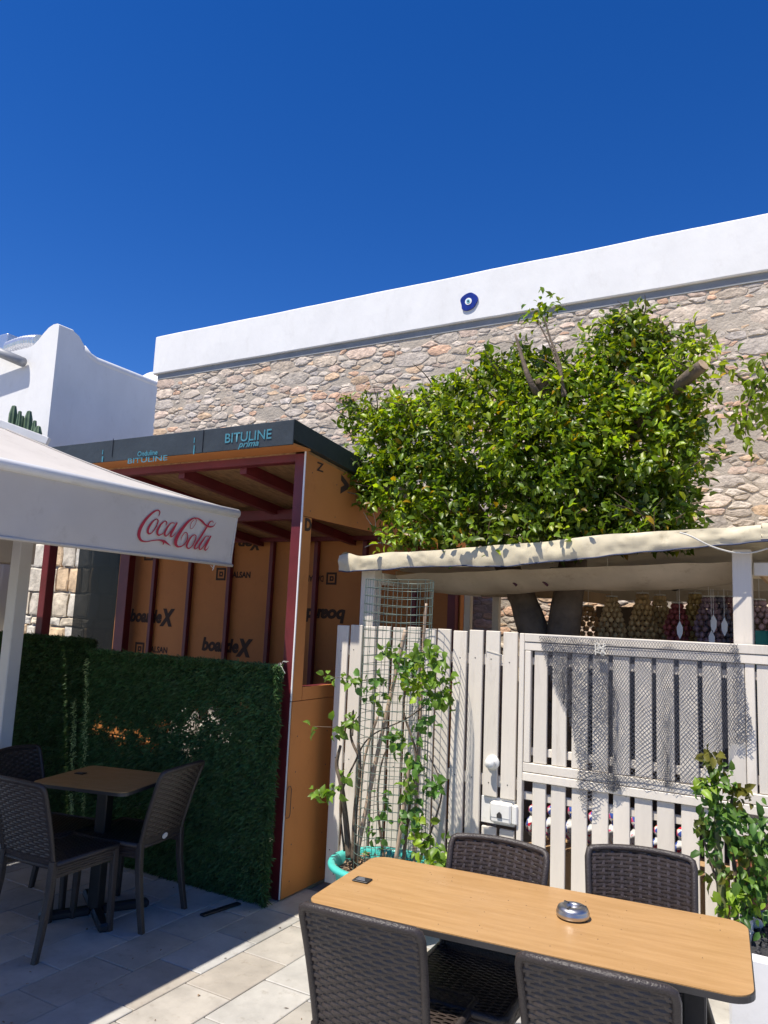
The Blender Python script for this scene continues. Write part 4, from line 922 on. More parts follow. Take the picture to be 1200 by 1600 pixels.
# ------------------------------------------------------------------ fishing net
YN = YFN-.026
npl = [(842, 994), (1152, 1008), (1160, 1055), (1166, 1098), (1175, 1130), (1172, 1172), (1166, 1160), (1140, 1164), (1128, 1176), (1096, 1200), (1092, 1232), (1075, 1222), (1050, 1236), (1030, 1222), (1010, 1232), (985, 1222), (960, 1238), (935, 1228), (925, 1262), (905, 1250), (902, 1215), (897, 1165), (888, 1112), (870, 1082), (858, 1055), (850, 1025)]
npz = [(PY(x, y, YN)[0], PY(x, y, YN)[2]) for x, y in npl]
def inside(x, z):
    c = False; j = len(npz)-1
    for i in range(len(npz)):
        xi, zi = npz[i]; xj, zj = npz[j]
        if (zi > z) != (zj > z) and x < (xj-xi)*(z-zi)/(zj-zi)+xi: c = not c
        j = i
    return c
A, Bn = [], []
def netlayer(cx, cz, x0, x1, z0, z1, cond, dy, amp):
    def node(i, j):
        x = x0+(i+.5*(j % 2))*cx; z = z1-j*cz*.5; d = (z1-z)
        xx = x+amp*d*math.sin(x*23+1)+.006*noise.noise(Vector((x*20, z*20, dy*90))); 
        return (xx, YN-dy-.006*math.sin(x*38)*(.3+d)-.008*noise.noise(Vector((x*9, z*6, 2))), z-.02*d*abs(math.sin(x*11)))
    for j in range(int((z1-z0)/(cz*.5))):
        for i in range(int((x1-x0)/cx)):
            p = node(i, j)
            for q in (node(i-(1-j % 2), j+1), node(i+(j % 2), j+1)):
                mx, mz = (p[0]+q[0])/2, (p[2]+q[2])/2
                if inside(mx, mz) and cond(mx, mz) and (dy == 0 or random.random() < .7): A.append(p); Bn.append(q)
netlayer(.0150, .024, -1.50, -.25, .60, 1.70, lambda x, z: True, 0, .05)
netlayer(.0130, .019, -1.50, -.95, .60, 1.70, lambda x, z: x < -1.03+.3*noise.noise(Vector((z*4, 0, 0))), .006, .12)
netlayer(.0090, .017, -.46, -.25, .60, 1.70, lambda x, z: x > -.40, .006, .10)
nt_ = link('fishing_net', wire_mesh('fishing_net', A, Bn, .00115), MAT['net'], loc=(-.9, YN, 1.0)); tag(nt_, 'ragged grey fishing net draped over the slatted gate window', 'net')
b = MB(); cp = [PY(842, 994, YN-.004), PY(950, 999, YN-.006), PY(1050, 1004, YN-.004), PY(1152, 1009, YN-.004)]; 
b.tube(catmull(cp, 8), .0012, 5); b.tube([PY(905, 1207, YN), PY(1000, 1212, YN), PY(1092, 1226, YN)], .0018, 5)
tag(b.build('net_line', MAT['net'], loc=tuple(cp[0])), 'thin dark line threading the top edge of the fishing net', 'line')
b = MB(); q = PY(938, 1013, YN-.01)
for k in range(14):
    e = [q+np.array([random.uniform(-.035, .035), random.uniform(-.012, .0), random.uniform(-.04, .03)]) for _ in range(3)]; b.tube(catmull(e, 4), .003, 5)
tag(b.build('net_knot', MAT['rope'], loc=tuple(q)), 'bunched knot tying the fishing net to the gate top rail', 'knot')

# ================================================================== TREE
tree = thing('leafy_tree', 'bushy broadleaf tree with glossy leaves standing inside the stall before the stone wall', 'tree', tuple(np.array([PY(868, 960, 5.15)[0], 5.15, 0])))
tb = PY(868, 960, 5.15); bx = tb[0]
def limb(pts, r0, r1, n=10, nm='limb', mat='bark', end=None):
    cm = catmull(pts, 6); k = len(cm); b = MB(); rs = [(r0+(r1-r0)*i/(k-1))*(1+.10*noise.noise(Vector((i*.6, r0*50, 0)))) for i in range(k)]
    b.tube(cm, rs, n); return b.build(nm, MAT[mat], tree, smooth=True)
fork = np.array([bx, 5.15, 1.25])
limb([(bx, 5.15, 0), (bx+.01, 5.15, .6), fork], .15, .14, 14, 'trunk')
P5 = lambda x, y, Y=5.5: PY(x, y, Y-.35)
limb([fork, P5(825, 960), P5(800, 900), P5(740, 800, 5.4), P5(690, 740, 5.3)], .12, .05)
limb([fork, P5(885, 950), P5(895, 880), P5(905, 780), P5(900, 720), P5(870, 660, 5.3), P5(845, 590, 5.1)], .12, .045)
limb([P5(900, 730), P5(960, 700, 5.4), P5(1020, 640, 5.3), P5(1070, 594, 5.1), P5(1098, 571, 5.0)], .06, .036)
limb([P5(800, 850, 5.4), P5(700, 830, 5.3), P5(640, 800, 5.2)], .06, .03)
limb([P5(905, 780), P5(930, 650, 5.6), P5(960, 560, 5.6), P5(985, 510, 5.6)], .06, .02)
limb([P5(860, 640, 5.2), P5(830, 600, 5.0), P5(805, 522, 5.0)], .035, .007, 7, 'twig')
limb([P5(880, 620, 5.0), P5(875, 570, 5.0), P5(860, 530, 5.0), P5(850, 495, 5.0)], .012, .005, 6, 'twig')
limb([P5(885, 620, 5.0), P5(868, 560, 5.0), P5(842, 505, 5.0)], .009, .004, 6, 'twig')
limb([P5(876, 580, 5.0), P5(855, 565, 5.0), P5(840, 560, 5.0)], .006, .003, 6, 'twig')
cf = P5(1099, 570, 5.0); b = MB(); dv = Vector(P5(1105, 566, 5.0)-P5(1085, 584, 5.05)).normalized(); b.tube([cf, Vector(cf)+dv*.004], .0365, 14); b.build('cut_end', MAT['cut'], tree)
BL = [(575, 650, 34, 30, 5.1, .8), (605, 700, 50, 45, 5.1, .9), (588, 745, 34, 42, 5.0, .9), (660, 680, 70, 62, 5.2, 1), (640, 765, 75, 58, 5.0, 1), (700, 630, 45, 38, 5.3, .9), (740, 700, 85, 85, 5.1, 1),
      (770, 790, 105, 62, 5.1, 1), (760, 620, 60, 48, 5.3, 1), (820, 640, 70, 85, 5.2, 1), (850, 730, 85, 90, 5.0, 1), (900, 780, 90, 68, 5.2, 1), (905, 660, 75, 80, 5.2, 1), (960, 560, 48, 62, 5.4, 1),
      (990, 600, 60, 90, 5.4, 1), (1000, 690, 85, 90, 5.2, 1), (1010, 780, 72, 62, 5.3, 1), (1040, 560, 55, 48, 5.4, .65), (1070, 630, 42, 70, 5.2, .65), (1068, 720, 38, 55, 5.2, .6), (665, 815, 60, 36, 5.0, .9), (620, 660, 45, 32, 5.1, .8), (795, 575, 42, 28, 5.2, .7), (870, 600, 40, 40, 5.3, .8), (985, 515, 30, 26, 5.4, .8), (1085, 765, 22, 40, 5.1, .35)]
BL += [(1060, 815, 35, 40, 5.2, .9), (960, 820, 90, 35, 5.1, .9), (860, 825, 70, 30, 5.1, .8), (720, 830, 70, 24, 5.0, .9)]
BL = [(x-(18 if x > 1050 else 0), y, a, h, Y-.30, d) for x, y, a, h, Y, d in BL]
BL.sort(key=lambda q: -q[2])
P_, D_ = [], []
r = np.random.default_rng(21)
for (x, y, rx, ry, Y, dn) in BL:
    c = PY(x, y, Y); sc_ = np.dot(c-EYE, _F)/FPX; a = rx*sc_; h = ry*sc_; dp = .5*(a+h)*.8
    n = int(330*dn*(rx*ry/1000))+40; nc = max(6, n//9)
    # leaf sprays: points on the blob's shell, each with a short twig of leaves
    q = unit(r.normal(0, 1, (nc, 3))); rad = r.uniform(.55, 1.08, (nc, 1))**.7; ctr = c+q*rad*np.array([a, dp, h])
    for s_ in range(nc):
        k = r.integers(6, 13); tw = unit((q[s_]*.7+r.normal(0, .6, 3)+np.array([0, -.15, .25]))[None])[0]
        t = r.uniform(-.5, 1, k)[:, None]; P_.append(ctr[s_]+tw*t*.10+r.normal(0, .018, (k, 3))); D_.append(tw+r.normal(0, .8, (k, 3))+np.array([0, 0, -.15]))
# loose sprigs breaking the outline
for (x, y, Y, k, sp) in [(545, 640, 5.1, 26, .05), (560, 628, 5.1, 20, .05), (560, 680, 5.1, 24, .05), (535, 660, 5.1, 12, .03), (848, 488, 5.0, 34, .05), (832, 498, 5.0, 18, .03), (862, 478, 5.0, 14, .04), (692, 592, 5.2, 18, .04), (640, 630, 5.2, 16, .04),
                    (1115, 545, 5.1, 22, .07), (1120, 600, 5.1, 26, .07), (1112, 690, 5.1, 22, .06), (1098, 740, 5.1, 20, .05), (1090, 810, 5.1, 18, .05), (1070, 845, 5.2, 20, .05), (800, 560, 5.2, 14, .04), (1000, 495, 5.4, 16, .04), (1060, 520, 5.4, 22, .07),
                    (1085, 540, 5.3, 24, .07), (920, 520, 5.4, 18, .05), (912, 560, 5.3, 14, .05), (575, 790, 5.0, 20, .05), (600, 825, 5.0, 16, .05), (730, 585, 5.2, 16, .04), (660, 610, 5.2, 14, .04), (1100, 590, 5.0, 24, .06), (1135, 560, 5.0, 14, .07), (640, 830, 4.6, 30, .05), (700, 835, 4.6, 34, .06), (760, 830, 4.55, 30, .06), (820, 820, 4.55, 34, .06), (880, 815, 4.6, 30, .06), (600, 840, 4.6, 20, .05), (1125, 640, 5.1, 14, .06)]:
    c = PY(x, y, Y-.28); P_.append(c+r.normal(0, sp, (k, 3))); D_.append(r.normal(0, 1, (k, 3)))
P_ = np.concatenate(P_); D_ = np.concatenate(D_); n = len(P_)
_mn = 4.40-.44*(P_[:, 2]-1.75)+.02; _k = P_[:, 1] < _mn; P_[_k, 1] = _mn[_k]+r.random(_k.sum())*.25
N_ = r.normal(0, .55, (n, 3))+np.array([-.25, -.45, .85]); L_ = r.uniform(.032, .074, n); W_ = L_*r.uniform(.46, .60, n)
tn = np.ones((n, 3))*r.uniform(.55, 1.25, (n, 1)); yl = r.random(n) < .42*np.clip((P_[:, 2]-2.5)/.6, .25, 1); tn[yl] = tn[yl]*np.array([[2.3, 1.7, .8]]); _nz = np.array([noise.noise(Vector(p)*2.6) for p in P_]); tn *= (1+.55*_nz)[:, None]; yl2 = r.random(n) < np.clip(_nz*1.6, 0, .7); tn[yl2 & ~yl] *= np.array([[1.8, 1.5, .8]]); br_ = r.random(n) < .02; tn[br_] = np.array([[2.6, 1.0, .6]])
dk = r.random(n) < .3; tn[dk] *= .55
# the 290 leaves nearest the camera are parts of their own
dist = np.linalg.norm(P_-EYE, axis=1)+r.uniform(0, .5, n); near = np.argsort(dist)[:290]; msk = np.ones(n, bool); msk[near] = False
crown = link('crown', leaf_mesh('crown', P_[msk], D_[msk], N_[msk], L_[msk], W_[msk], tn[msk]), MAT['leaf'], tree); tag(crown, kind='stuff')
def leafparts(idx, P, D, N, L, W, T, mat, par, nm='leaf'):
    for i in idx: link(nm, leaf_mesh(nm, P[i:i+1], D[i:i+1], N[i:i+1], L[i:i+1], W[i:i+1], T[i:i+1]), mat, par)
leafparts(near, P_, D_, N_, L_, W_, tn, MAT['leaf'], tree)
b = MB()   # fine twigs through the crown
for k in range(150):
    q = BL[random.randrange(len(BL))]; c = PY(q[0]+random.uniform(-1, 1)*q[2]*.8, q[1]+random.uniform(-1, 1)*q[3]*.8, q[4]-.05); e = c+np.array([random.uniform(-.2, .2), random.uniform(-.25, .05), random.uniform(.0, .13)])
    b.tube(catmull([c, (c+e)/2+r.normal(0, .02, 3), e], 3), [.006-.0007*i for i in range(7)], 5)
tag(b.build('twigs', MAT['stem'], tree), kind='stuff')
b = MB()   # bare curling tendrils at the left
for pts in ([(528, 700), (540, 722), (556, 735)], [(518, 728), (545, 733), (560, 730)], [(568, 800), (580, 820), (588, 830), (608, 829)], [(572, 808), (585, 826)], [(580, 790), (586, 812), (587, 825)], [(570, 855), (590, 848), (610, 852), (616, 862)]):
    b.tube(catmull([PY(x, y, 4.75) for x, y in pts], 6), .0022, 5)
b.build('tendrils', MAT['rope'], tree)
# neighbouring branch entering at the right edge
br = thing('tree_branch', 'thin leafy branch reaching in at the right edge before the stone wall', 'tree', tuple(PY(1290, 700, 5.2)))
OFF_ = OFF[br.name]
def limb2(pts, r0, r1): cm = catmull(pts, 5); b = MB(); b.tube(cm, [r0+(r1-r0)*i/(len(cm)-1) for i in range(len(cm))], 6); b.build('twig', MAT['stem'], br, smooth=True)
limb2([PY(1290, 700, 5.2), PY(1240, 640, 5.2), PY(1195, 610, 5.2), PY(1160, 592, 5.15), PY(1128, 572, 5.1)], .018, .004)
limb2([PY(1180, 605, 5.2), PY(1168, 640, 5.15), PY(1165, 680, 5.1)], .008, .003); limb2([PY(1240, 640, 5.2), PY(1200, 580, 5.2), PY(1190, 560, 5.2)], .008, .003)
Pb, Db = [], []
for (x, y, k, s_) in [(1180, 620, 34, .06), (1195, 600, 30, .06), (1165, 650, 18, .045), (1150, 665, 14, .03), (1185, 575, 20, .05), (1160, 590, 8, .04), (1205, 640, 40, .07), (1230, 600, 50, .1), (1168, 690, 8, .02), (1240, 680, 40, .1)]:
    c = PY(x, y, 5.15); Pb.append(c+r.normal(0, s_, (k, 3))); Db.append(r.normal(0, .8, (k, 3))+np.array([0, 0, -.5]))
Pb = np.concatenate(Pb); Db = np.concatenate(Db); n = len(Pb); Lb = r.uniform(.05, .08, n)
leafparts(range(n), Pb, Db, r.normal(0, .6, (n, 3))+np.array([-.2, -.6, .6]), Lb, Lb*.55, np.ones((n, 3))*r.uniform(.6, 1.3, (n, 1))*np.array([[1.2, 1.05, .9]]), MAT['leaf'], br)

# ================================================================== POT, TRELLIS, VINE
pc = np.array([-2.23, 4.0, 0]); pot = thing('flower_tub', 'large turquoise plastic tub filled with soil at the foot of the fence', 'pot', tuple(pc))
b = MB(); b.lathe([(.001, 0), (.20, 0), (.205, .02), (.262, .33), (.272, .335), (.300, .345), (.304, .36), (.298, .372), (.270, .374), (.258, .355), (.245, .30)], 48, tuple(pc)); b.build('shell', MAT['pot'], pot, smooth=True)
b = MB(); b.lathe([(.001, .335), (.10, .33), (.2, .322), (.255, .318)], 28, tuple(pc)); b.build('soil', MAT['soil'], pot)
n = 260; Pq = pc+np.stack([r.uniform(-.2, .2, n), r.uniform(-.2, .2, n), .335+r.uniform(0, .02, n)], -1); tq = np.ones((n, 3))*r.uniform(.4, 1.3, (n, 1))
tag(link('leaf_litter', leaf_mesh('leaf_litter', Pq, r.normal(0, 1, (n, 3))*np.array([1, 1, .3]), r.normal(0, .4, (n, 3))+np.array([0, 0, 1]), r.uniform(.02, .05, n), r.uniform(.008, .02, n), tq), MAT['leafdry'], pot), kind='stuff')
tc_ = np.array([PY(617, 1100, 4.03)[0], 4.03]); RT = .205; zb0, zt0 = .34, 1.98
A, Bn = [], []; nw = 22; nr = 34
def tp_(a, z):
    rr = RT*(1+.03*math.sin(3*a+z*2)) ; return (tc_[0]+rr*math.cos(a)+.03*(z-1)*.2, tc_[1]+rr*math.sin(a), z+.006*math.sin(2*a+z*7))
for k in range(nw):
    for j in range(nr-1): A.append(tp_(2*PI*k/nw, zb0+(zt0-zb0)*j/(nr-1))); Bn.append(tp_(2*PI*k/nw, zb0+(zt0-zb0)*(j+1)/(nr-1)))
for j in range(nr):
    for k in range(nw*2): A.append(tp_(PI*k/nw, zb0+(zt0-zb0)*j/(nr-1))); Bn.append(tp_(PI*(k+1)/nw, zb0+(zt0-zb0)*j/(nr-1)))
tag(link('wire_trellis', wire_mesh('wire_trellis', A, Bn, .0021), MAT['wire'], loc=(tc_[0], tc_[1], .34)), 'tall green wire mesh cylinder standing in the turquoise tub', 'trellis')
def cane(pts, r0, lab):
    cm = catmull(pts, 6); b = MB(); b.tube(cm, [r0*(1+.12*(i % 5 == 0)) for i in range(len(cm))], 10); tag(b.build('cane', MAT['bamboo'], loc=tuple(pts[0]), smooth=True), lab, 'cane', 'canes in the tub')
cane([PY(556, 1345, 3.92), PY(585, 1200, 3.95), PY(612, 1080, 3.98), PY(634, 984, 4.0)], .0125, 'thickest pale cane leaning right across the wire trellis')
cane([PY(648, 1345, 4.08), PY(656, 1150, 4.1), PY(662, 1000, 4.1), PY(666, 943, 4.1)], .009, 'thin upright cane topping out above the fence inside the trellis')
cane([PY(618, 1345, 3.86), PY(633, 1250, 3.86), PY(640, 1180, 3.87)], .011, 'short grey cane low in the middle of the trellis')
cane([PY(560, 1340, 4.0), PY(567, 1200, 4.08), PY(590, 1120, 4.1)], .008, 'slender dark cane at the left side of the trellis')
vine = thing('climbing_vine', 'scraggly climbing vine with curling light green leaves growing up the wire trellis', 'vine', (pc[0], pc[1], .33))
def vst(pts, r0=.006, nm='stem', mat='stem'):
    cm = catmull(pts, 6); b = MB(); b.tube(cm, [r0*(1-.6*i/len(cm)) for i in range(len(cm))], 7); b.build(nm, MAT[mat], vine, smooth=True)
V = lambda x, y, Y=3.9: PY(x, y, Y)
vst([V(545, 1340), V(540, 1280), V(533, 1225, 3.84), V(526, 1195, 3.84), V(532, 1165, 3.84)], .020); vst([V(552, 1345), V(555, 1270), V(562, 1200), V(560, 1160)], .018)
vst([V(538, 1330), V(532, 1250), V(555, 1190), V(580, 1150), V(640, 1120), V(690, 1080)], .007); vst([V(560, 1120), V(540, 1135, 3.8), V(490, 1135, 3.75)], .003); vst([V(580, 1065), V(545, 1060, 3.8), V(508, 1058, 3.78)], .003)
vst([V(630, 1345), V(640, 1260), V(650, 1180), V(630, 1100), V(660, 1030)], .010); vst([V(600, 1345), V(590, 1250), V(600, 1180), V(625, 1150)], .008); vst([V(655, 1345), V(680, 1280), V(690, 1230), V(670, 1180)], .007)
vst([V(560, 1180), V(548, 1150), V(552, 1110), V(551, 1150)], .009)
VL = [(620, 1030, 14, .035, 1), (640, 1035, 26, .045, 0), (665, 1020, 18, .04, 1), (655, 1060, 26, .045, 2), (680, 1040, 22, .04, 1), (685, 1070, 22, .04, 1), (695, 1085, 14, .03, 1), (640, 1070, 16, .035, 2), (605, 1015, 8, .02, 1), (690, 1095, 10, .025, 1),
      (575, 1068, 8, .03, 0), (600, 1065, 8, .03, 0), (510, 1058, 5, .014, 3), (532, 1060, 6, .018, 1), (550, 1065, 8, .02, 1), (590, 1090, 10, .03, 1), (555, 1125, 6, .02, 1), (490, 1134, 4, .012, 1), (525, 1140, 7, .02, 1), (543, 1130, 6, .02, 1),
      (615, 1160, 12, .03, 0), (632, 1165, 10, .03, 1), (650, 1190, 16, .035, 0), (655, 1150, 8, .03, 0), (640, 1215, 10, .03, 1), (668, 1230, 12, .03, 0), (685, 1228, 9, .022, 0), (640, 1235, 8, .03, 1),
      (495, 1240, 7, .018, 1), (512, 1240, 9, .02, 1), (530, 1230, 9, .025, 1), (540, 1210, 6, .02, 1), (655, 1300, 16, .04, 2), (665, 1325, 18, .04, 1), (690, 1325, 12, .03, 1), (700, 1340, 8, .03, 1), (640, 1290, 12, .04, 0), (650, 1265, 10, .03, 0), (585, 1300, 12, .05, 0), (600, 1250, 8, .04, 0), (670, 1100, 7, .03, 0), (665, 1130, 9, .03, 0), (680, 1345, 10, .04, 2)]
Pv, Dv, Tv = [], [], []
VT = [np.array([.75, .9, .9]), np.array([1.35, 1.25, .9]), np.array([2.0, 1.6, .7]), np.array([1.6, 1.5, 1.2])]
for (x, y, k, s_, ti) in VL:
    k = max(3, int(k*1.3)); c = PY(x, y, 3.86 if x > 560 else 3.8); Pv.append(c+r.normal(0, s_, (k, 3))); Dv.append(r.normal(0, .7, (k, 3))+np.array([.1, -.3, -.3])); Tv.append(np.ones((k, 3))*VT[ti]*r.uniform(.65, 1.2, (k, 1)))
Pv = np.concatenate(Pv); Dv = np.concatenate(Dv); Tv = np.concatenate(Tv); n = len(Pv); Lv = r.uniform(.028, .066, n); Nv = r.normal(0, .5, (n, 3))+np.array([-.1, -.6, .5])
o_ = np.argsort(-Lv); top = o_[:290]; rs_ = o_[290:]
leafparts(top, Pv, Dv, Nv, Lv, Lv*.78, Tv, MAT['vine'], vine)
tag(link('small_leaves', leaf_mesh('small_leaves', Pv[rs_], Dv[rs_], Nv[rs_], Lv[rs_], Lv[rs_]*.78, Tv[rs_], .3, .25), MAT['vine'], vine), kind='stuff')
# pale stones in a tray seen beside the vine at the far right: planter
PLY = 3.45
pl = thing('white_planter', 'white rendered planter box filled with black gravel at the right edge', 'planter', (.5, 3.9, 0))
px0 = PZ(1128, 1476, .58)[0]
b = MB(); X0, X1, Y0, Y1, ZT = -.36, 1.6, 3.50, 4.25, .50
b.bbox((X0, Y0, 0), (X1, Y0+.06, ZT), .01); b.bbox((X0, Y1-.06, 0), (X1, Y1, ZT), .01); b.bbox((X0, Y0+.061, 0), (X0+.06, Y1-.061, ZT), .01); b.bbox((X1-.06, Y0+.061, 0), (X1, Y1-.061, ZT), .01)
b.build('box', MAT['planter'], pl)
b = MB(); b.grid(lambda u, v: (X0+.06+(X1-X0-.12)*u, Y0+.06+(Y1-Y0-.12)*v, ZT-.045+.02*noise.noise(Vector((u*40, v*20, 0)))), 60, 24); tag(b.build('gravel', MAT['gravel'], pl), kind='stuff')
b = MB()
for k in range(500):
    s_ = random.uniform(.006, .014); c = (random.uniform(X0+.08, .4), random.uniform(Y0+.08, Y1-.08), ZT-.04+s_*.4); b.lathe([(.0005, s_*.7), (s_*.8, s_*.3), (s_, -.2*s_), (.0005, -s_*.5)], 5, c)
tag(b.build('gravel_chips', MAT['gravel'], pl), kind='stuff')
for k, (px, py, s_, lb_) in enumerate(((1182, 1436, .030, 'nearest the table corner'), (1200, 1428, .028, 'middle one of the row'), (1172, 1448, .016, 'smallest one of the group'), (1215, 1440, .026, 'at the outer right'))):
    c = PZ(px, py, ZT+.0); b = MB(); b.lathe([(.0005, s_*.8), (s_*.7, s_*.55), (s_, 0), (s_*.7, -s_*.5), (.0005, -s_*.7)], 10, (c[0], c[1], ZT-.02)); 
    tag(b.build('pebble', MAT['pebble'], loc=(c[0], c[1], ZT-.03), smooth=True), 'pale rounded pebble on black gravel, '+lb_, 'pebble', 'pebbles in the planter')
shrub = thing('potted_shrub', 'bushy mixed green and reddish shrub growing from the planter in front of the gate', 'shrub', (-.28, 3.85, ZT-.04))
def sst(pts, r0): cm = catmull(pts, 6); b = MB(); b.tube(cm, [r0*(1-.6*i/len(cm)) for i in range(len(cm))], 7); b.build('stem', MAT['stem' if r0 < .02 else 'greenstem'], shrub, smooth=True)
S = lambda x, y, Y=3.85: PY(x, y, Y)
sst([S(1130, 1450), S(1128, 1400), S(1122, 1330), S(1120, 1260), S(1108, 1190)], .024); sst([S(1150, 1450), S(1150, 1380), S(1140, 1290), S(1145, 1240)], .012); sst([S(1165, 1450), S(1180, 1370), S(1190, 1310)], .010); sst([S(1128, 1400), S(1105, 1330), S(1095, 1290)], .007); sst([S(1160, 1450), S(1172, 1330), S(1170, 1280)], .008)
GR, RD, YG, DG, BRN = np.array([.95, 1.0, .9]), np.array([1.2, .62, .6]), np.array([1.9, 1.6, .8]), np.array([.6, .75, .8]), np.array([.9, .62, .6])
SL = [(1108, 1180, 10, .02, RD), (1112, 1195, 9, .02, BRN), (1105, 1225, 12, .028, YG), (1120, 1230, 14, .03, GR), (1135, 1215, 12, .028, GR), (1110, 1255, 12, .03, DG), (1130, 1255, 14, .03, GR), (1150, 1235, 10, .02, RD), (1162, 1245, 8, .02, RD), (1145, 1270, 14, .03, GR),
      (1125, 1290, 14, .035, DG), (1150, 1300, 16, .035, DG), (1105, 1310, 12, .03, GR), (1095, 1290, 7, .015, BRN), (1110, 1335, 10, .03, DG), (1180, 1285, 8, .03, DG), (1190, 1285, 4, .02, DG), (1160, 1315, 12, .03, BRN), (1175, 1335, 14, .04, GR), (1190, 1320, 12, .03, GR), (1150, 1345, 12, .035, RD), (1165, 1365, 16, .04, GR), (1185, 1370, 16, .04, GR),
      (1150, 1385, 12, .03, YG), (1170, 1395, 14, .035, YG), (1190, 1400, 12, .03, GR), (1140, 1415, 8, .025, YG), (1160, 1420, 12, .035, DG), (1120, 1360, 7, .03, BRN), (1200, 1345, 20, .05, GR), (1215, 1380, 20, .05, GR), (1215, 1310, 14, .05, GR), (1180, 1430, 10, .04, DG), (1210, 1270, 8, .03, GR)]
Ps, Ds, Ts = [], [], []
for (x, y, k, s_, t) in SL:
    c = PY(x, y, 3.84); k = int(k*1.6); Ps.append(c+r.normal(0, s_, (k, 3))); Ds.append(r.normal(0, .6, (k, 3))+np.array([0, -.35, -.35])); Ts.append(np.ones((k, 3))*t*r.uniform(.6, 1.2, (k, 1)))
Ps = np.concatenate(Ps); Ds = np.concatenate(Ds); Ts = np.concatenate(Ts); n = len(Ps); Ls = r.uniform(.026, .068, n); Ns = r.normal(0, .5, (n, 3))+np.array([-.1, -.7, .45]); o_ = np.argsort(-Ls)
leafparts(o_[:290], Ps, Ds, Ns, Ls, Ls*.6, Ts, MAT['vine'], shrub); q = o_[290:]
tag(link('small_leaves', leaf_mesh('small_leaves', Ps[q], Ds[q], Ns[q], Ls[q], Ls[q]*.6, Ts[q]), MAT['vine'], shrub), kind='stuff')
b = MB(); c = S(1178, 1290, 4.2); b.lathe([(.001, -.10), (.06, -.10), (.075, .05), (.085, .055), (.085, .09), (.07, .09), (.065, .03)], 20, (c[0], 4.15, .60))
# terracotta pot glimpsed behind the shrub
tag(b.build('clay_pot', M('terracotta', (.42, .16, .08), .8, .15, 8, .2, 30), loc=(c[0], 4.15, .5)), 'small terracotta pot half hidden behind the shrub at the gate', 'pot')

# ================================================================== TABLES
def rrect(w_, h_, r_, n=8):
    out = []
    for cx, cy, a0 in ((w_/2-r_, h_/2-r_, 0), (-w_/2+r_, h_/2-r_, PI/2), (-w_/2+r_, -h_/2+r_, PI), (w_/2-r_, -h_/2+r_, 1.5*PI)):
        for k in range(n+1): a = a0+PI/2*k/n; out.append((cx+r_*math.cos(a), cy+r_*math.sin(a)))
    return out
def tabletop(th, w_, h_, r_):
    p = rrect(w_, h_, r_); q = rrect(w_-.008, h_-.008, r_-.004)
    b = MB(); f = lambda u, v, d: (u, v, d); b.prism(p, f, .729, .746); b.build('edge_band', MAT['edge'], th)
    b = MB(); b.prism(q, f, .7465, .750); b.build('tabletop', MAT['laminate'], th)
def local(th): OFF[th.name] = Vector((0, 0, 0))
rt_ = R(6.0)
t1 = thing('dining_table', 'long wood effect table with rounded corners standing in the sun', 'table', (-.935, 2.735, 0), rt_); local(t1)
tabletop(t1, 1.44, .63, .075)
for x in (-.55, .55):
    b = MB(); b.bbox((x-.035, -.035, .03), (x+.035, .035, .70), .006); b.build('leg', MAT['black'], t1)
    b = MB(); b.bbox((x-.04, -.27, .0), (x+.04, .27, .035), .01); b.build('foot', MAT['black'], t1)
    b = MB(); b.lathe([(.06, 0), (.07, .01), (.035, .05)], 16, (x, 0, .45)); b.bbox((x-.03, -.24, .70), (x+.03, .24, .7215), .004); b.build('collar', MAT['black'], t1)
b = MB(); b.bbox((-.5, -.015, .685), (.5, .015, .70), .003); b.build('stretcher', MAT['black'], t1)
b = MB()
for k in range(46):
    s_ = random.uniform(.0008, .0022); b.lathe([(.0002, s_), (s_, 0)], 5, (random.uniform(-.66, .66), random.uniform(-.27, .27), .7505))
tag(b.build('crumbs', MAT['soil'], t1), kind='stuff')
tg = PZ(566, 1375.5, .752)
th = thing('table_tag', 'small black printed tag stuck near the left end of the sunny table', 'tag', tuple(tg), R(5)); local(th)
b = MB(); b.bbox((-.032, -.026, 0), (.032, .026, .004), .001); b.build('plate', MAT['black'], th)
for k in range(3): b = MB(); b.box((-.022, -.012+.012*k, .0042), (.016-.006*k, -.008+.012*k, .0048)); b.build('print_line', MAT['pipe'], th)
ac = PZ(895, 1434, .75); th = thing('ashtray', 'round brushed steel ashtray with three notches on the sunny table', 'ashtray', tuple(ac)); local(th)
b = MB(); b.lathe([(.001, .001), (.048, .001), (.056, .008), (.0575, .020), (.054, .024), (.0545, .028), (.050, .036), (.040, .041), (.026, .0415), (.022, .036), (.020, .020), (.001, .018)], 40); b.build('bowl', MAT['steel'], th, smooth=True)
for k in range(3): a = 2*PI*k/3+.4; b = MB(); b.tube([(.024*math.cos(a), .024*math.sin(a), .0405), (.046*math.cos(a), .046*math.sin(a), .0385)], .0045, 8); b.build('cigarette_rest', MAT['edge'], th)
t2 = thing('square_table', 'small square wood effect table in the canopy shade', 'table', (-3.68, 3.25, 0), R(14)); local(t2)
tabletop(t2, .62, .56, .05)
b = MB(); b.bbox((-.035, -.035, .03), (.035, .035, .72), .005); b.build('column', MAT['black'], t2)
for k in range(4):
    m = Matrix.Rotation(R(45)+PI/2*k, 4, 'Z'); b = MB(); b.bbox((.03, -.03, 0), (.30, .03, .045), .012, m); b.build('foot', MAT['black'], t2)
tg = PZ(126, 1208.5, .752); th = thing('table_tag', 'dark tag stuck at the back corner of the shaded square table', 'tag', tuple(tg), R(14)); local(th)
b = MB(); b.bbox((-.03, -.022, 0), (.03, .022, .004), .001); b.build('plate', MAT['black'], th)
b = MB(); b.box((-.02, -.006, .0042), (.016, -.002, .0048)); b.build('print_line', MAT['pipe'], th)
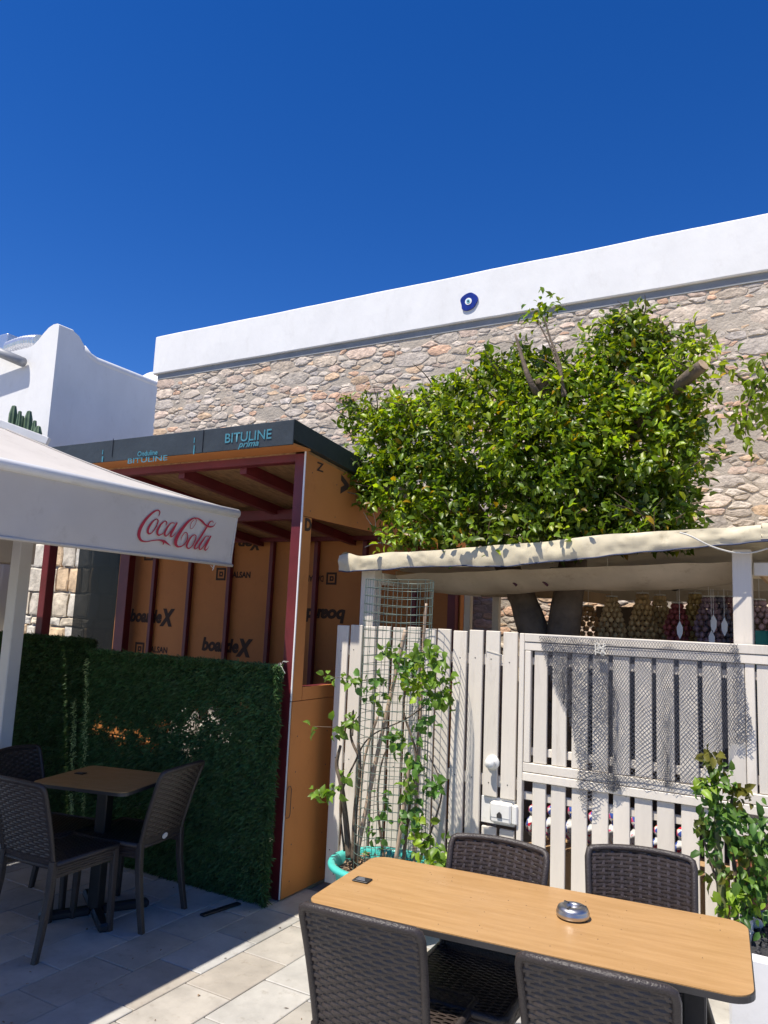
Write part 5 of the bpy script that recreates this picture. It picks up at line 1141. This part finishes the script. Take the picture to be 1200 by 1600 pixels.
b = MB(); a_ = (-3.30, 3.60, .0); m = Matrix.Translation((-3.14, 3.70, 0)) @ Matrix.Rotation(R(80), 4, 'Z'); b.bbox((-.13, -.02, 0), (.15, .02, .012), .004, m); tag(b.build('floor_bar', MAT['black'], loc=(-3.14, 3.7, 0)), 'flat black metal foot bar lying on the tiles by the grass screen', 'bar')

# ================================================================== CHAIRS
HB = .845
def bsurf(u, v, dn=0):
    z = .43+(HB-.43)*v; hw = .190+.016*v; y = -.205-.085*v-.035*v*v+(-.030)*(1-u*u)*(.4+.6*v)
    return np.array([u*hw, y-dn, z+(.012*(1-u*u))*v])
def ribbon(b, pts, hw, thick, updir):
    vs = []
    for p, nrm in pts:
        p = np.array(p); vs += [p+updir*hw, p+nrm*thick, p-updir*hw, p-nrm*thick*.6]
    k = len(pts); b.add(vs, [(i*4+q, i*4+(q+1) % 4, (i+1)*4+(q+1) % 4, (i+1)*4+q) for i in range(k-1) for q in range(4)])
NOR = np.array([0, -1.0, .18]); NOR /= np.linalg.norm(NOR)
def chair_meshes():
    out = {}
    b = MB(); rows = 31; cols = 11
    for i in range(rows):
        v = .015+.955*i/(rows-1); pts = []
        for k in range(cols*2+1):
            u = -1+2*k/(cols*2); s_ = .0032*(1 if (k+2*i) % 4 in (0, 1) else -1) if k % 2 == 0 else 0
            s_ = .0036*math.sin(PI*k/2+(PI if i % 2 else 0)+PI/4); pts.append((bsurf(u*.97, v, s_), NOR))
        ribbon(b, pts, .0082, .0020, np.array([0, 0, 1.]))
    for k in range(cols):
        u = -.97+2*.97*(k+.5)/cols; pts = []
        for i in range(25):
            v = i/24; pts.append((bsurf(u, v, 0), NOR))
        ribbon(b, pts, .0062, .0012, np.array([1., 0, 0]))
    out['back_weave'] = b.mesh('back_weave')
    b = MB(); path = [bsurf(-1, v) for v in np.linspace(-.02, .93, 9)]+[bsurf(-.97, .985), bsurf(-.9, 1.0)]+[bsurf(u, 1.0) for u in np.linspace(-.75, .75, 9)]+[bsurf(.9, 1.0), bsurf(.97, .985)]+[bsurf(1, v) for v in np.linspace(.93, -.02, 9)]
    b.tube(path, .0135, 8); b.tube([bsurf(u, .0) for u in np.linspace(-1, 1, 7)], .012, 8); out['back_frame'] = b.mesh('back_frame', True)
    # lower back panel
    b = MB(); b.grid(lambda u, v: bsurf(-.97+1.94*u, .0+.10*v, .004), 10, 2); b.grid(lambda u, v: bsurf(-.97+1.94*u, .0+.10*v, -.004), 10, 2); out['lower_panel'] = b.mesh('lower_panel')
    # seat weave
    b = MB()
    for i in range(34):
        y = -.185+.395*i/33; pts = []
        for k in range(25): x = -.195+.39*k/24; pts.append((np.array([x, y, .452+.0028*math.sin(PI*k/2+(PI if i % 2 else 0)+PI/4)]), np.array([0, 0, 1.])))
        ribbon(b, pts, .0052, .0012, np.array([0, 1., 0]))
    b.box((-.195, -.185, .436), (.195, .21, .446)); out['seat'] = b.mesh('seat')
    b = MB(); fr = [(-.205, -.2, .445), (-.205, .2, .445), (-.19, .222, .445), (.19, .222, .445), (.205, .2, .445), (.205, -.2, .445)]; b.tube(fr, .014, 8); out['seat_frame'] = b.mesh('seat_frame', True)
    # woven apron, three sides
    b = MB()
    for i in range(5):
        z = .434-.012*i
        for side in (-1, 1):
            ribbon(b, [(np.array([side*(.203+.002*math.sin(PI*k/2+i*PI)), -.19+.39*k/16, z]), np.array([float(side), 0, 0])) for k in range(17)], .0048, .0015, np.array([0, 0, 1.]))
        ribbon(b, [(np.array([-.19+.38*k/16, .218+.002*math.sin(PI*k/2+i*PI), z]), np.array([0, 1., 0])) for k in range(17)], .0048, .0015, np.array([0, 0, 1.]))
    b.box((-.199, -.19, .375), (-.196, .2, .44)); b.box((.196, -.19, .375), (.199, .2, .44)); b.box((-.19, .211, .375), (.19, .214, .44)); out['apron'] = b.mesh('apron')
    def leg(pts, w0, w1):
        b = MB(); k = len(pts); vs = []
        for i, p in enumerate(pts):
            w_ = (w0+(w1-w0)*i/(k-1))/2; c_ = w_*.72
            vs += [(p[0]+x, p[1]+y, p[2]) for x, y in ((-w_, -c_), (-c_, -w_), (c_, -w_), (w_, -c_), (w_, c_), (c_, w_), (-c_, w_), (-w_, c_))]
        b.add(vs, [(i*8+q, i*8+(q+1) % 8, (i+1)*8+(q+1) % 8, (i+1)*8+q) for i in range(k-1) for q in range(8)]+[tuple(range(8)), tuple((k-1)*8+q for q in range(8))[::-1]]); return b.mesh('leg')
    for s_ in (-1, 1):
        out['leg', s_, 0] = leg([(s_*.190, -.205, .46), (s_*.191, -.215, .30), (s_*.196, -.245, .12), (s_*.2, -.27, 0)], .038, .030)
        out['leg', s_, 1] = leg([(s_*.188, .200, .44), (s_*.19, .203, .2), (s_*.192, .207, 0)], .038, .030)
    b = MB(); b.tube([(0, 0, 0), (0, -.004, 0)], .024, 20)
    m_ = b.mesh('badge'); m_.transform(Matrix.Diagonal((1, 1, .7, 1))); m_.transform(Matrix.Rotation(R(8), 4, 'X')); m_.transform(Matrix.Translation(Vector(bsurf(0, .06, .008)))); out['badge'] = m_
    return out
CM = chair_meshes()
def chair(x, y, rz, label, badge=False, grp='dark wicker chairs'):
    th = thing('wicker_chair', label, 'chair', (x, y, 0), rz, grp); local(th)
    for k, me in CM.items():
        nm = k if isinstance(k, str) else 'leg'
        if nm == 'badge' and not badge: continue
        mt = {'back_weave': 'wicker', 'seat': 'wicker', 'apron': 'wicker', 'badge': 'badge'}.get(nm, 'wickerframe')
        o = link(nm, me, MAT[mt] if not me.materials else None, th)
    return th
chair(-1.27, 2.44, R(4), 'brown wicker chair in the near foreground on the left side of the long sunny table')
chair(-.575, 2.50, R(4), 'brown wicker chair in the near foreground below the steel ashtray')
chair(-1.17, 2.80, R(183), 'brown wicker chair across the sunny table beside the turquoise tub')
chair(-.59, 3.05, R(194), 'brown wicker chair across the sunny table in front of the planter shrub')
chair(-3.56, 3.36, R(100), 'dark wicker chair with oval badge at the right of the shaded square table', True)
chair(-3.61, 2.92, R(2), 'dark wicker chair nearest the camera at the shaded square table')
chair(-4.02, 3.16, R(-78), 'dark wicker chair at the left edge behind the shaded square table')
